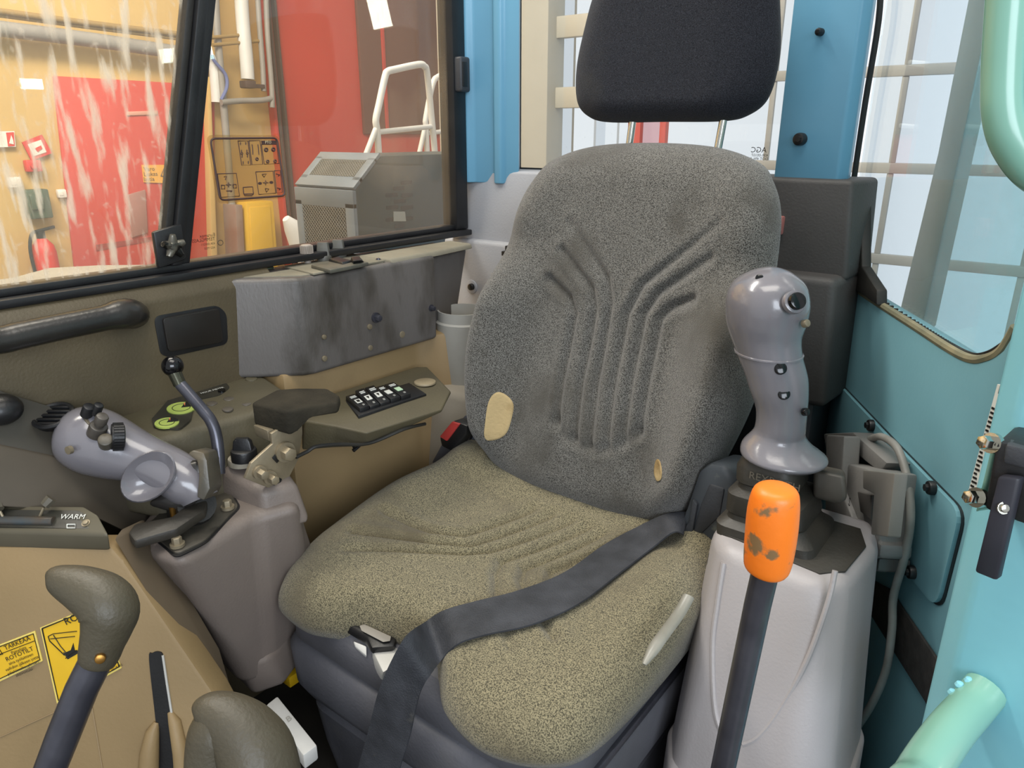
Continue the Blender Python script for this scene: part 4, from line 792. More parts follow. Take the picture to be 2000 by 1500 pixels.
# ---- travel levers
def travel(nm, lab, bar, neck, rod, screw, dist):
    t = thing(nm, lab, 'lever', P(rod[-1][0], rod[-1][1], D=dist) , 'travel levers at the front of the cab')
    b = MB()
    for path in (bar, neck):
        c = cr([P(x, y, D=dist) for x, y, r in path], 5); rr = [max(v.x, .0005) for v in cr([(U(r, P(x, y, D=dist)), 0, 0) for x, y, r in path], 5)]; b.tube(c, rr, 24, True)
    obj('grip', b, handle_m, t, 60)
    if rod: 
        c = [P(x, y, D=dist) for x, y in rod[:-1]]; c.append(V((c[-1].x - .02, c[-1].y + .06, 0))); obj('rod', MB().tube(c, U(rod[-1][2], c[0]), 20), steel_m, t)
    if screw: q = P(screw[0], screw[1], D=dist - U(screw[2], P(screw[0], screw[1], D=dist))); obj('screw_head', MB().cyl(q, CB(.5, -.1, -1), U(10, q), .006, 18, .002), brass_m, t)
    return t
travel('travel_lever', 'grey angled travel lever grip in front of the yellow sticker', [(94, 1130, 5), (103, 1128, 22), (128, 1136, 34), (163, 1150, 44), (198, 1170, 52), (214, 1194, 54), (209, 1226, 47), (200, 1256, 41), (193, 1282, 37), (188, 1298, 30), (187, 1303, 8)],
       [(120, 1134, 24), (165, 1152, 42), (205, 1176, 50), (225, 1196, 34)], [(190, 1285), (160, 1345), (122, 1440), (60, 1600), (60, 1600, 31)], (196, 1284, 34), .80)
travel('travel_lever', 'grey angled travel lever grip beside the white pedal lock', [(380, 1392, 5), (390, 1388, 26), (416, 1392, 42), (448, 1410, 56), (480, 1442, 68), (503, 1490, 76), (518, 1600, 78)],
       [(440, 1405, 48), (425, 1430, 54), (416, 1470, 52), (412, 1530, 50), (408, 1600, 48)], [(410, 1580), (395, 1680), (400, 1560, 34)], None, .74)
# ---- pedal lock
pz = .26
wp_ = [P(519, 1376, Z=pz), P(542, 1358, Z=pz), P(620, 1455, Z=pz), P(592, 1476, Z=pz)]
pk_ = tag(obj('pedal_lock', MB().hull(wp_, [q - ZV * .03 for q in wp_], .004), whitep), 'white plastic pedal lock block between travel lever and seat base', 'pedal lock')
text('symbol', 'B', P(562, 1412, Z=pz), P(575, 1402, Z=pz) - P(562, 1412, Z=pz), P(545, 1358, Z=pz) - P(575, 1402, Z=pz), .018, mat('emboss', '#9d9a92', rough=.5), pk_)
q = P(523, 1331, Z=.22); tag(obj('cable_connector', MB().obox(q, RV * .014, FH * .006, ZV * .008, .003), mat('teal_plastic', '#4fae9e', rough=.4)), 'tiny turquoise cable connector on the floor by the pod', 'connector')
q = P(575, 1318, Z=.18); tag(obj('floor_label', MB().obox(q, V((.012, 0, 0)), V((0, .02, 0)), ZV * .012, .001), yel_m), 'yellow label edge beside the seat base on the floor', 'label')
# ================================================================= CONTROL CONSOLE ON THE DOOR SIDE
rcn = thing('control_console', 'taupe plastic control console beside the seat on the door side', 'console', (-.27, 1.05, 0))
ct = [(-.372, 1.0), (-.335, .965), (-.20, .955), (-.165, .985), (-.15, 1.12), (-.17, 1.2), (-.36, 1.2), (-.385, 1.1)]
cbm = [(-.375, .915), (-.34, .84), (-.15, .82), (-.11, .86), (-.12, 1.10), (-.17, 1.2), (-.36, 1.2), (-.38, 1.1)]
obj('body', MB().hull([V((x, y, .602)) for x, y in ct], [V((x, y, .25)) for x, y in cbm], .022, 4), cR_m, rcn, 45)
obj('skirt', MB().hull([V((-.275 + (x + .275) * 1.03, y - .004, .27)) for x, y in cbm], [V((-.275 + (x + .275) * 1.08, y - .02, 0)) for x, y in cbm], .01, 3), cR_m, rcn, 45)
def crn(x, y):   # point on the front face of the console
    a, c, d_ = V((-.335, .965, .602)), V((-.20, .955, .602)), V((-.14, .82, .25)); n = (c - a).cross(d_ - a).normalized(); n = n if n.y < 0 else -n
    return P(x, y, pl=(a, n)) - n * .003
obj('moulded_groove', MB().tube(cr([crn(x, y) for x, y in ((1412, 1100), (1400, 1180), (1391, 1260), (1395, 1380), (1412, 1435), (1440, 1450))], 6), .0045, 8).tube(cr([crn(x, y) for x, y in ((1630, 1115), (1615, 1180), (1575, 1290), (1520, 1390), (1480, 1440), (1450, 1455))], 6), .004, 8), cR_m, rcn)
obj('boot_well', MB().prism([V((x, y, .604)) for x, y in ((-.35, 1.0), (-.2, .98), (-.172, 1.01), (-.165, 1.1), (-.185, 1.15), (-.345, 1.15))], (0, 0, -.004), .001), boot_m, rcn)
jr = thing('joystick', 'glossy grey joystick standing on bellows boot beside the backrest', 'joystick', (-.27, 1.07, .6))
YJ = 1.07
def brect(x0, x1, y, hy, r=.02): a, c = P(x0, y, Y=YJ), P(x1, y, Y=YJ); m_ = (a + c) / 2; return rrect(m_, (1, 0, 0), (0, 1, 0), abs(c.x - a.x) / 2, hy, r, 4)
bt = MB().loft([brect(1410, 1650, 1098, .088), brect(1412, 1640, 1080, .083), brect(1422, 1620, 1050, .07), brect(1422, 1615, 1015, .07), brect(1437, 1600, 1005, .058), brect(1440, 1592, 995, .057), brect(1436, 1594, 990, .06), brect(1440, 1588, 955, .06), brect(1452, 1570, 947, .045), brect(1455, 1566, 938, .044), brect(1450, 1570, 934, .047), brect(1452, 1568, 905, .047), brect(1462, 1562, 888, .04)])
boot = obj('bellows_boot', bt, boot_m, jr, 40)
text('lettering', 'REXROTH', P(1462, 933, Y=YJ - .0505), (1, 0, 0), ZV, .017, mat('emboss_dark', '#5c554a', rough=.5), boot)
spec = [(1540, 905, 60, .9), (1534, 895, 78, .9), (1529, 886, 81, .9), (1519, 868, 67, .9), (1520, 850, 52, .9), (1524, 835, 47, 1), (1526, 800, 48, 1), (1521, 765, 55, 1), (1516, 735, 59, 1), (1508, 710, 61, 1.05), (1501, 688, 62, 1.1), (1494, 655, 67, 1.1), (1495, 630, 74, 1.1), (1498, 600, 78, 1.1), (1500, 575, 76, 1.1), (1503, 552, 66, 1.1), (1506, 536, 46, 1.1), (1508, 527, 28, 1.1), (1509, 522, 8, 1.1)]
rings = []
for x, y, r, fl2 in spec:
    q = P(x, y, Y=YJ); R_ = U(r, q); rings.append([q + RV * R_ * math.cos(a) + FH * R_ * fl2 * math.sin(a) for a in [2 * math.pi * k / 32 for k in range(32)]])
ks = [cr([rg[k] for rg in rings], 3) for k in range(32)]; rings2 = [[ks[k][i] for k in range(32)] for i in range(len(ks[0]))]
gr = obj('grip', MB().loft(rings2), stick_m, jr, 60)
def on_grip(x, y, r=50): q = P(x, y, Y=YJ); best = min(spec, key=lambda s_: abs(s_[1] - y)); R_ = U(best[2], q); dx = U(x - best[0], q); return q + (-FW) * math.sqrt(max(0, R_ * R_ - dx * dx)) * best[3] * 1.03, CB(dx / R_ * .6, .12, -1)
for nm, x, y, r, h_2, mm in (('thumb_button', 1518, 600, 17, .012, blackgloss), ('screw_hole', 1463, 552, 8, .003, blackgloss), ('screw', 1553, 636, 8, .004, zinc_m), ('indicator', 1478, 702, 7, .008, chrome_m), ('side_button', 1499, 722, 12, .008, blackgloss), ('side_button', 1509, 769, 12, .008, blackgloss), ('screw_hole', 1560, 803, 8, .003, blackgloss)):
    q, n = on_grip(x, y); obj(nm, MB().cyl(q - n * .004, n, U(r, q), h_2 + .004, 22, .002), mm, jr)
q, n = on_grip(1518, 600); obj('button_bezel', MB().cyl(q - n * .004, n, U(23, q), .008, 24, .002), stick_m, jr)
def proj_y(v): d = V(v) - CV; return 750 - FPX * d.dot(UP) / d.dot(FW)
i_ = min(range(len(rings2)), key=lambda j: abs(proj_y(sum(rings2[j], V()) / 32) - 683)); cc = sum(rings2[i_], V()) / 32
obj('head_seam', MB().tube([cc + (v - cc) * 1.0 + CB(0, .12, 0) * 0 for v in rings2[i_] + rings2[i_][:1]], .0022, 6), stick_m, jr)
obj('side_housing', MB().hull([P(1590, 918, Y=1.08), P(1650, 930, Y=1.08), P(1655, 975, Y=1.08), P(1640, 985, Y=1.08), P(1588, 972, Y=1.08)], [P(1590, 905, Y=1.2), P(1650, 918, Y=1.2), P(1655, 965, Y=1.2), P(1640, 978, Y=1.2), P(1588, 965, Y=1.2)], .008, 3), mat('housing', '#57524b', '#453f38', .4, 20), jr)
# ---- safety lever with orange knob
YO = .62
ol_ = thing('safety_lever', 'tall dark steel lever with scuffed orange plastic grip', 'lever', (-.20, .64, 0))
obj('rod', MB().tube([P(1500, 1095, Y=YO), P(1480, 1180, Y=YO), P(1400, 1560, Y=YO), V((-.20, .64, 0))], U(25.5, P(1480, 1180, Y=YO)), 20), steel_m, ol_)
kn = [(1494, 1118, 22), (1496, 1112, 40), (1500, 1090, 46), (1506, 1040, 49), (1510, 1000, 49), (1514, 972, 46), (1516, 958, 41), (1517, 951, 30), (1517.5, 948, 8)]
obj('orange_grip', MB().tube(cr([P(x, y, Y=YO) for x, y, r in kn], 4), [max(v.x, .001) for v in cr([(U(r, P(x, y, Y=YO)), 0, 0) for x, y, r in kn], 4)], 28), orange_m, ol_, 60)
# ---- grey holder on the wall with cable
ho_ = thing('equipment_holder', 'grey plastic equipment holder bracket fixed to the teal wall', 'holder', W(1720, 1115, .03))
g2 = lambda pts, off, th, bev=.004: MB().prism([W(x - 3, y, off - th / 2) + WN * th / 2 for x, y in pts], -WN * th, bev)
obj('back_arm', g2([(1630, 848), (1690, 845), (1760, 905), (1745, 925), (1700, 890), (1640, 905)], .05, .04), grey_m, ho_)
obj('front_arm', g2([(1632, 850), (1668, 852), (1662, 960), (1700, 1050), (1700, 1095), (1660, 1060), (1630, 1000)], .085, .03), grey_m, ho_)
obj('clamp_block', g2([(1678, 905), (1720, 915), (1765, 925), (1748, 1060), (1755, 1065), (1752, 1092), (1690, 1090), (1672, 1010), (1680, 970), (1672, 950)], .075, .05, .006), grey_m, ho_)
obj('clamp_jaw', g2([(1700, 918), (1764, 925), (1750, 1050), (1716, 1045), (1722, 965), (1700, 955)], .095, .02, .003), mat('holder_light', '#85817b', '#757169', .5, 9), ho_)
obj('jaw_recess', g2([(1684, 960), (1714, 968), (1710, 1015), (1690, 1000)], .082, .012, .002), mat('holder_dark', '#4c4945', '#403d3a', .5, 9), ho_)
obj('foot', g2([(1690, 1085), (1752, 1092), (1748, 1118), (1698, 1112)], .06, .05, .004), grey_m, ho_)
text('symbol', 'S', W(1657, 985, .087), WD, ZV, .022, ink, ho_)
tag(obj('signal_cable', MB().tube(cr([W(1700, 858, .03), W(1722, 853, .035), W(1750, 872, .035), W(1766, 910, .035), W(1776, 960, .035), W(1778, 1020, .035), W(1766, 1090, .035), W(1745, 1165, .035), W(1742, 1230, .035), W(1730, 1310, .035), W(1700, 1380, .04), W(1655, 1450, .05), W(1640, 1500, .06), W(1630, 1600, .06)], 6), .0065, 10), cable_m), 'grey cable hanging down the teal wall past the holder', 'cable')
# ================================================================= DECAL ON THE SIDE GLASS
dc = thing('control_pattern_decal', 'clear rectangular control pattern decal with PTO heading on the side glass', 'decal', P(482, 395, X=-1.303))
dq = lambda x, y, o_=0: P(380 + x / 8.333, 240 + y / 8.333, X=-1.3035 + o_)
obj('film', MB().prism(roundpoly([dq(195, 195), dq(1370, 200), dq(1510, 1220), dq(370, 1320)], .012), (-.001, 0, 0)), sticker_m, dc)
brown = mat('decal_brown', '#47302a', rough=.6)
loop = roundpoly([dq(255, 255, .0006), dq(1340, 245, .0006), dq(1475, 1185, .0006), dq(415, 1260, .0006)], .01); obj('border', MB().tube(loop + loop[:1], .0020, 5), brown, dc)
def frame(pts, r=.0010): q = [dq(x, y, .0006) for x, y in pts]; return MB().tube(q + q[:1], r, 4)
for pts in ([(708, 295), (868, 293), (915, 685), (768, 690)], [(885, 292), (1065, 288), (1112, 672), (935, 682)], [(1088, 350), (1335, 350), (1372, 662), (1135, 672)], [(370, 830), (680, 820), (732, 1192), (432, 1212)], [(995, 797), (1275, 785), (1320, 1145), (1045, 1165)], [(1295, 780), (1395, 775), (1430, 1130), (1335, 1142)]): obj('pictogram_frame', frame(pts), brown, dc)
obj('heading_bar', MB().prism([dq(1085, 290, .0006), dq(1330, 285, .0006), dq(1335, 345, .0006), dq(1092, 350, .0006)], (-.0004, 0, 0)), brown, dc)
text('lettering', 'PTO', dq(1145, 338, .001), dq(1275, 335) - dq(1145, 338), ZV, .0075, mat('decal_cream', '#d8c49a', rough=.6), dc)
pic = MB()
def arrow(x, y, dx, dy, s=26): pic.tube([dq(x - dx * s, y - dy * s, .0007), dq(x + dx * s, y + dy * s, .0007)], .0011, 4); pic.prism([dq(x + dx * s * 1.7, y + dy * s * 1.7, .0008), dq(x + dx * s * .4 - dy * s * .6, y + dy * s * .4 + dx * s * .6, .0008), dq(x + dx * s * .4 + dy * s * .6, y + dy * s * .4 - dx * s * .6, .0008)], (-.0004, 0, 0))
def ringp(x, y, r, k=.0010): pic.tube([dq(x + r * math.cos(a), y + r * math.sin(a), .0007) for a in [2 * math.pi * i / 14 for i in range(15)]], k, 4)
for x, y, dy in ((748, 340, -1), (835, 338, -1), (792, 645, 1), (876, 640, 1), (765, 465, -1), (852, 462, -1), (775, 540, 1), (862, 535, 1)): arrow(x, y, 0, dy, 20)
for x, y in ((770, 500), (858, 498)): ringp(x, y, 15)
for x, y in ((1165, 440), (1282, 435)): ringp(x, y, 30); ringp(x, y, 18)
for x, y in ((1190, 630), (1310, 625), (1015, 590)): ringp(x, y, 20, .0014)
for cx, cy in ((552, 1010), (1157, 975)):
    ringp(cx, cy, 16)
    for dx, dy in ((1, 0), (-1, 0), (0, 1), (0, -1)): arrow(cx + dx * 36, cy + dy * 36, dx, dy, 7)
for pts in ([(480, 880), (520, 870), (500, 930)], [(520, 1110), (610, 1105), (590, 1130)], [(435, 1015), (490, 1015), (492, 1075), (440, 1078), (435, 1015)], [(625, 1005), (675, 1000), (680, 1060), (630, 1062), (625, 1005)], [(935, 350), (945, 420), (950, 520)], [(1030, 350), (1040, 420), (1048, 520)], [(1100, 840), (1170, 830), (1130, 885), (1105, 850)], [(1150, 1070), (1210, 1075), (1170, 1130), (1150, 1075)], [(1325, 830), (1390, 850), (1360, 870)], [(1345, 1060), (1405, 1075), (1375, 1095)], [(790, 1050), (945, 1040), (960, 1160), (930, 1185), (815, 1185), (800, 1150), (790, 1050)], [(800, 1160), (955, 1155)]): pic.tube([dq(x, y, .0007) for x, y in pts], .0011, 4)
for cx, cy, sx in ((1065, 985, 1), (1250, 970, -1)): pic.prism([dq(cx + 32 * math.cos(t), cy + 24 * math.sin(t), .0008) for t in [2 * math.pi * i / 12 for i in range(12)]], (-.0004, 0, 0))
obj('pictograms', pic, brown, dc)
gm = lambda x, y: P(x, y, X=-1.303)
for i, t in enumerate(('Euramax', 'TEMPGLASS', '43R-000211', 'AS2 M20')): text('glass_mark', t, gm(420, 461 + i * 8), (0, -1, 0), ZV, .009 if i < 2 else .006, ink, win)
ringt = [gm(430 + 5 * math.cos(a), 474 + 5 * math.sin(a)) + V((.001, 0, 0)) for a in [2 * math.pi * i / 16 for i in range(17)]]; obj('glass_mark', MB().tube(ringt, .0006, 4), ink, win)
# ================================================================= THE MACHINE OUTSIDE THE SIDE WINDOW
XH = -1.85
eh = thing('engine_hood', 'grey excavator engine hood with mesh grilles outside the side window', 'machine cover', P(700, 470, X=XH) - ZV * .3)
H_ = lambda x, y, dx=0: P(x, y, X=XH) + V((dx, 0, 0))
prof = [H_(698, 560), H_(694, 372), H_(745, 304), H_(960, 306), H_(960, 560)]
a0y = prof[1].y; zs = prof[1].z; zt_ = prof[2].z; yb = prof[3].y; y2 = prof[2].y; WH = .30
sidep = [V((XH, a0y, .3)), V((XH, a0y, zs)), V((XH, y2, zt_)), V((XH, yb, zt_)), V((XH, yb, .3))]
b = MB().prism(sidep, (-WH, 0, 0), .006); obj('side_panel', b, hood_m, eh)
for pts_ in ([V((XH - WH * .9, a0y - .002, .4)), V((XH - WH * .1, a0y - .002, .4)), V((XH - WH * .1, a0y - .002, zs - .02)), V((XH - WH * .9, a0y - .002, zs - .02))],): obj('grille_backing', MB().prism(pts_, (0, -.002, 0)), black_m, eh)
# silver front face with openings: frame bars
def q3(u, v, o_=0): return V((XH - WH * (1 - u), a0y - .012 - o_, .62 + (zs - .62) * v))     # front face coordinates
fr_ = MB()
for u0, u1, v0, v1 in ((0, 1, .86, 1.0), (0, .12, 0, .9), (.86, 1, 0, .9), (.1, .9, .20, .34)): fr_.hull([q3(u0, v0), q3(u1, v0), q3(u1, v1), q3(u0, v1)], [p + V((0, .014, 0)) for p in (q3(u0, v0), q3(u1, v0), q3(u1, v1), q3(u0, v1))], .002)
obj('front_frame', fr_, silver_m, eh)
nz_ = V((0, zs - zt_, y2 - a0y)).normalized(); nz_ = nz_ if nz_.z > 0 else -nz_
def q4(u, v): return V((XH - WH * (1 - u), a0y + (y2 - a0y) * v, zs + (zt_ - zs) * v)) + nz_ * .012
fr_ = MB()
for u0, u1, v0, v1 in ((0, 1, 0, .3), (0, 1, .78, 1), (0, .12, .2, .85), (.88, 1, .2, .85)): fr_.hull([q4(u0, v0), q4(u1, v0), q4(u1, v1), q4(u0, v1)], [p - nz_ * .012 for p in (q4(u0, v0), q4(u1, v0), q4(u1, v1), q4(u0, v1))], .002)
obj('slope_frame', fr_, silver_m, eh)
obj('grille_backing', MB().prism([q4(u, v) - nz_ * .009 for u, v in ((.1, .25), (.9, .25), (.9, .8), (.1, .8))], -nz_ * .002), black_m, eh)
def mesh_grid(fn, u0, u1, v0, v1, n1, n2):
    b = MB(); nn = (fn(1, 0) - fn(0, 0)).cross(fn(0, 1) - fn(0, 0)).normalized(); L_ = 24
    for i in range(-n2, n1 + 1):
        for sg in (1, -1):
            a_u, a_v = i / n1, 0 if sg > 0 else 1; pts = []
            t0 = max(0, -i / n2); t1 = min(1, (n1 - i) / n2)
            if t1 - t0 < .02: continue
            for t in (t0, t1):
                u = (i + t * n2) / n1; v = t if sg > 0 else 1 - t; pts.append(fn(u0 + (u1 - u0) * u, v0 + (v1 - v0) * v) - nn * .0)
            b.tube(pts, .0010, 3, False)
    return b
for fn, u0, u1, v0, v1, n1, n2 in ((q3, .12, .86, .34, .86, 16, 16), (q4, .12, .88, .3, .78, 18, 9), (q3, .12, .86, .0, .2, 16, 6)):
    g = obj('mesh_grille', mesh_grid(fn, u0, u1, v0, v1, n1, n2), mesh_m, eh); g['kind'] = 'stuff'
for i, (x, y, w_) in enumerate(((794, 356, 25), (779, 368, 25), (765, 381, 27), (795, 381, 25), (781, 393, 26), (766, 405, 27), (795, 405, 27), (780, 416, 26), (762, 429, 20), (796, 427, 25), (780, 441, 22))):
    a, c = H_(x - w_ / 2 + 3, y, .001), H_(x + w_ / 2 - 3, y, .001); obj('vent_slot', MB().prism(rrect((a + c) / 2, (0, 1, 0), ZV, (c.y - a.y) / 2 + .004, .0065, .0062, 4), (-.004, 0, 0)), blackgloss, eh)
obj('hinge_tab', MB().prism([H_(768, 413, .003), H_(790, 413, .003), H_(792, 432, .003), H_(768, 432, .003)], (-.003, 0, 0)), mat('tab_pale', '#9a9c95', rough=.5), eh)
dk = thing('machine_body', 'pale grey machine side ledge just outside the side window', 'machine cover', (-2.2, 1, -2.2))
deck_m = mat('deck_grey', '#a59f93', '#8f897d', .5, 5)
obj('deck', MB().box((-3.3, -.6, -2.2), (-1.39, 2.9, .3), .01), deck_m, dk)
lt = [V((-1.40, -.6, .955)), V((-1.40, P(335, 515, Z=.955).y, .955)), P(335, 515, Z=.955), P(200, 516, Z=.955), P(90, 522, Z=.955), P(20, 541, Z=.955), V((-1.46, -.6, .955))]
obj('ledge', MB().hull(lt, [V((q.x - (.03 if q.x < -1.41 else 0), q.y, .3)) for q in lt], .012, 4), deck_m, dk)
# white railing
rl = thing('step_railing', 'white bent tube railing standing behind the engine hood', 'railing', V((-2.6, P(735, 300, X=-2.6).y, .3)))
XR = -2.6; r2 = lambda x, y, dx=0: P(x, y, X=XR + dx)
obj('hoop', MB().tube(cr([V((-2.6, r2(746, 400).y, .3)), r2(742, 340), r2(737, 260), r2(734, 235), r2(740, 205), r2(752, 150), r2(757, 140), r2(770, 136), r2(818, 126), r2(829, 130), r2(834, 142), r2(842, 220), r2(852, 340), V((-2.6, r2(858, 400).y, .3))], 5), .0155, 12), hw_m, rl)
obj('brace', MB().tube([r2(735, 250), r2(700, 340), V((-2.6, r2(680, 390).y, .3))], .013, 10), hw_m, rl); obj('cross_tube', MB().tube([r2(738, 258), r2(845, 247)], .012, 10), hw_m, rl)
rl2 = thing('step_railing', 'second white tube railing partly behind the window frame', 'railing', V((-2.9, P(835, 300, X=-2.9).y, .3)))
XR = -2.9
obj('hoop', MB().tube(cr([V((-2.9, r2(838, 400).y, .3)), r2(836, 340), r2(832, 250), r2(832, 230), r2(845, 165), r2(856, 150), r2(880, 143), r2(960, 130)], 5), .0155, 12), hw_m, rl2)
obj('brace', MB().tube([r2(832, 240), r2(810, 340), V((-2.9, r2(800, 390).y, .3))], .013, 10), hw_m, rl2); obj('cross_tube', MB().tube([r2(836, 260), r2(960, 246)], .012, 10), hw_m, rl2)
# ================================================================= THE WORKSHOP HALL
XW = -6.0; h2 = lambda x, y, dx=0: P(x, y, X=XW + dx)
yc = h2(535, 200).y
struct(obj('floor_hall', MB().box((-9, -8, -2.3), (12, 9, -2.2)), mat('hall_floor', '#8b8780', '#77736c', .6, 1)), 'grey concrete workshop floor')
wy = struct(obj('wall_hall', MB().box((XW - .2, -6, -2.2), (XW, yc, 5)), hy_m), 'yellow painted workshop wall')
wr = struct(obj('wall_hall_red', MB().box((XW - .2, yc + .002, -2.2), (XW + .02, 9, 5)), hr_m), 'red painted workshop wall')
a, c = h2(695, 100), h2(1100, 270)
obj('reflection_panel', MB().box((XW + .02, h2(695, 100).y, h2(750, 262).z), (XW + .06, 8.9, 5), .01), hb_m, wr)  # brownish glass reflection over the red wall, built as a coloured slab
obj('panel_joint', MB().box((XW + .05, h2(737, 100).y, h2(750, 262).z), (XW + .075, h2(743, 100).y, 5), .005), hr_m, wr)
for x0, x1, mm in ((528, 534, hr_m), (536, 541, mat('dark_steel_post', '#4a3a34', rough=.6)), (549, 553, mat('dark_steel_post', '#4a3a34', rough=.6))):
    ya, yb_ = h2(x0, 250).y, h2(x1, 250).y; obj('edge_post', MB().box((XW, ya, -2.2), (XW + .08, yb_, 5), .005), mm, wr)
d2 = struct(obj('door_2', MB().prism([h2(104, 148, .03), h2(345, 162, .03), h2(420, 166, .03), h2(420, 560, .03), h2(150, 560, .03)], (-.03, 0, 0), .01), hr_m), 'red steel workshop door seen through the dirty glass')
obj('kick_plate', MB().prism([h2(188, 478, .035), h2(298, 462, .035), h2(298, 470, .035), h2(188, 490, .035)], (-.01, 0, 0)), mat('door_dark', '#8f2f26', rough=.5), d2)
obj('door_closer', MB().prism([h2(248, 218, .04), h2(308, 216, .04), h2(308, 224, .04), h2(248, 226, .04)], (-.02, 0, 0), .004), mat('closer', '#c98f78', rough=.5), d2)
obj('lock_case', MB().prism([h2(250, 380, .05), h2(285, 370, .05), h2(290, 455, .05), h2(258, 465, .05)], (-.02, 0, 0), .01), mat('lockcase', '#9b6a5e', rough=.5), d2)
obj('yellow_post', MB().prism([h2(405, 150, .1), h2(412, 150, .1), h2(428, 560, .1), h2(415, 560, .1)], (-.1, 0, 0), .01), hy_m, d2)
lb = tag(obj('warning_sign', MB().prism([h2(277, 322, .04), h2(331, 322, .04), h2(330, 358, .04), h2(281, 356, .04)], (-.008, 0, 0)), mat('sign_orange', '#e0a03a', rough=.5)), 'orange slippery floor warning sign on the red door', 'sign')
for i, t in enumerate(('Varo', 'Liukas', 'lattia')): text('lettering', t, h2(281, 334 + i * 10, .042), (0, 1, 0), ZV, .045, mat('sign_brown', '#5f4420', rough=.5), lb)
obj('triangle', MB().tube([h2(x, y, .043) for x, y in ((314, 344), (329, 343), (321, 327), (314, 344))], .004, 4), mat('sign_brown', '#5f4420', rough=.5), lb)
ired, iw = mat('sign_red', '#c8332b', rough=.5), mat('sign_white', '#e0d6c8', rough=.5)
s1 = tag(obj('fire_sign', MB().prism([h2(-20, 257, .03), h2(28, 256, .03), h2(31, 287, .03), h2(-20, 288, .03)], (-.01, 0, 0)), iw), 'small red and white fire sign at the photo edge', 'sign')
obj('sign_field', MB().prism([h2(12, 259, .034), h2(27, 258, .034), h2(29, 285, .034), h2(16, 286, .034)], (-.003, 0, 0)), ired, s1)
obj('flame_mark', MB().prism([h2(18, 280, .037), h2(22, 264, .037), h2(26, 274, .037), h2(27, 282, .037)], (-.002, 0, 0)), iw, s1)
s2_ = tag(obj('fire_sign', MB().prism([h2(43, 278, .03), h2(82, 263, .03), h2(102, 299, .03), h2(62, 314, .03)], (-.01, 0, 0)), ired), 'tilted red fire sign with white symbol beside the red door', 'sign')
obj('sign_symbol', MB().prism([h2(54, 282, .034), h2(80, 273, .034), h2(91, 297, .034), h2(66, 305, .034)], (-.003, 0, 0)), iw, s2_)
obj('sign_symbol', MB().prism([h2(68, 290, .038), h2(80, 284, .038), h2(83, 290, .038), h2(74, 297, .038)], (-.003, 0, 0)), ired, s2_)
ab = tag(obj('alarm_button', MB().obox(h2(64, 324, .04), (.03, 0, 0), (0, .05, 0), (0, 0, .04), .01).cyl(h2(64, 324, .07), (1, 0, 0), .02, .02, 14), ired), 'small red alarm button below the tilted fire sign', 'alarm')
tag(obj('wall_socket', MB().obox(h2(28, 356, .03), (.02, 0, 0), (0, .04, 0), (0, 0, .035), .008).obox(h2(28, 356, .05), (.004, 0, 0), (0, .02, 0), (0, 0, .02), .003), iw), 'white wall socket on yellow wall above the dark box', 'socket')
tag(obj('wall_socket', MB().obox(h2(120, 378, .03), (.02, 0, 0), (0, .03, 0), (0, 0, .03), .008).obox(h2(120, 378, .05), (.004, 0, 0), (0, .015, 0), (0, 0, .015), .003), iw), 'white wall socket next to the red door frame', 'socket')
tag(obj('wall_box', MB().obox(h2(72, 398, .05), (.05, 0, 0), (0, .075, .0), (0, 0, .1), .01).obox(h2(72, 395, .11), (.01, 0, 0), (0, .04, 0), (0, 0, .05), .005), mat('box_green', '#4c5a45', '#3f4b3c', .5, 5)), 'dark green wall box above the fire extinguisher', 'box')
q = h2(92, 520, .12); fe = thing('fire_extinguisher', 'red fire extinguisher hanging on the yellow wall', 'extinguisher', q - ZV * .25)
obj('cylinder', MB().tube([q + ZV * z_ for z_ in (-.25, .1, .15, .18, .2)], [.078, .078, .068, .045, .03], 20), ired, fe)
obj('valve', MB().cyl(q + ZV * .2, ZV, .03, .05, 12).obox(q + ZV * .26 + V((0, .03, 0)), (.012, 0, 0), (0, .07, .012), (0, 0, .01), .003), black_m, fe)
obj('hose', MB().tube(cr([q + ZV * .24, q + V((.02, -.06, .24)), q + V((.04, -.10, .12)), q + V((.05, -.098, -.1)), q + V((.05, -.095, -.25))], 5), .012, 8), black_m, fe)
# pipes
def pipe(nm, lab, pts, r, m, dx=.12): return tag(obj(nm, MB().tube(cr([h2(x, y, dx) for x, y in pts], 4), r, 12), m), lab, 'pipe', 'pipes on the workshop wall')
pipe('wall_pipe', 'thick grey horizontal pipe across the yellow wall above the red door', [(-60, 48), (0, 56), (180, 78), (345, 102)], .05, hg_m)
pipe('wall_pipe', 'thin brown conduit running above the thick horizontal pipe', [(-60, 14), (0, 22), (180, 46), (345, 66)], .02, mat('conduit', '#8f7443', rough=.6))
pipe('wall_pipe', 'thin yellow conduit just under the horizontal brown conduit', [(-60, 22), (0, 30), (180, 54), (345, 75)], .014, mat('conduit', '#8f7443', rough=.6), .1)
pipe('wall_pipe', 'bent pale pipe dropping beside the window divider', [(345, 100), (400, 108), (417, 125), (421, 160), (424, 200)], .045, hw_m)
pipe('wall_pipe', 'long grey downpipe passing behind the clear decal', [(418, -60), (424, 60), (438, 220), (460, 480), (468, 560)], .03, hg_m, .16)
pipe('wall_pipe', 'thick white downpipe at the top of the yellow pier', [(468, -60), (474, 40), (481, 110), (484, 155)], .055, hw_m, .2)
pipe('wall_pipe', 'thin steel pipe nearest the red wall edge', [(518, -60), (522, 60), (530, 160), (532, 210)], .022, hg_m, .2)
pipe('wall_pipe', 'thin steel pipe left of the red wall edge with elbow', [(500, -60), (506, 40), (513, 130), (515, 178)], .022, hg_m, .2)
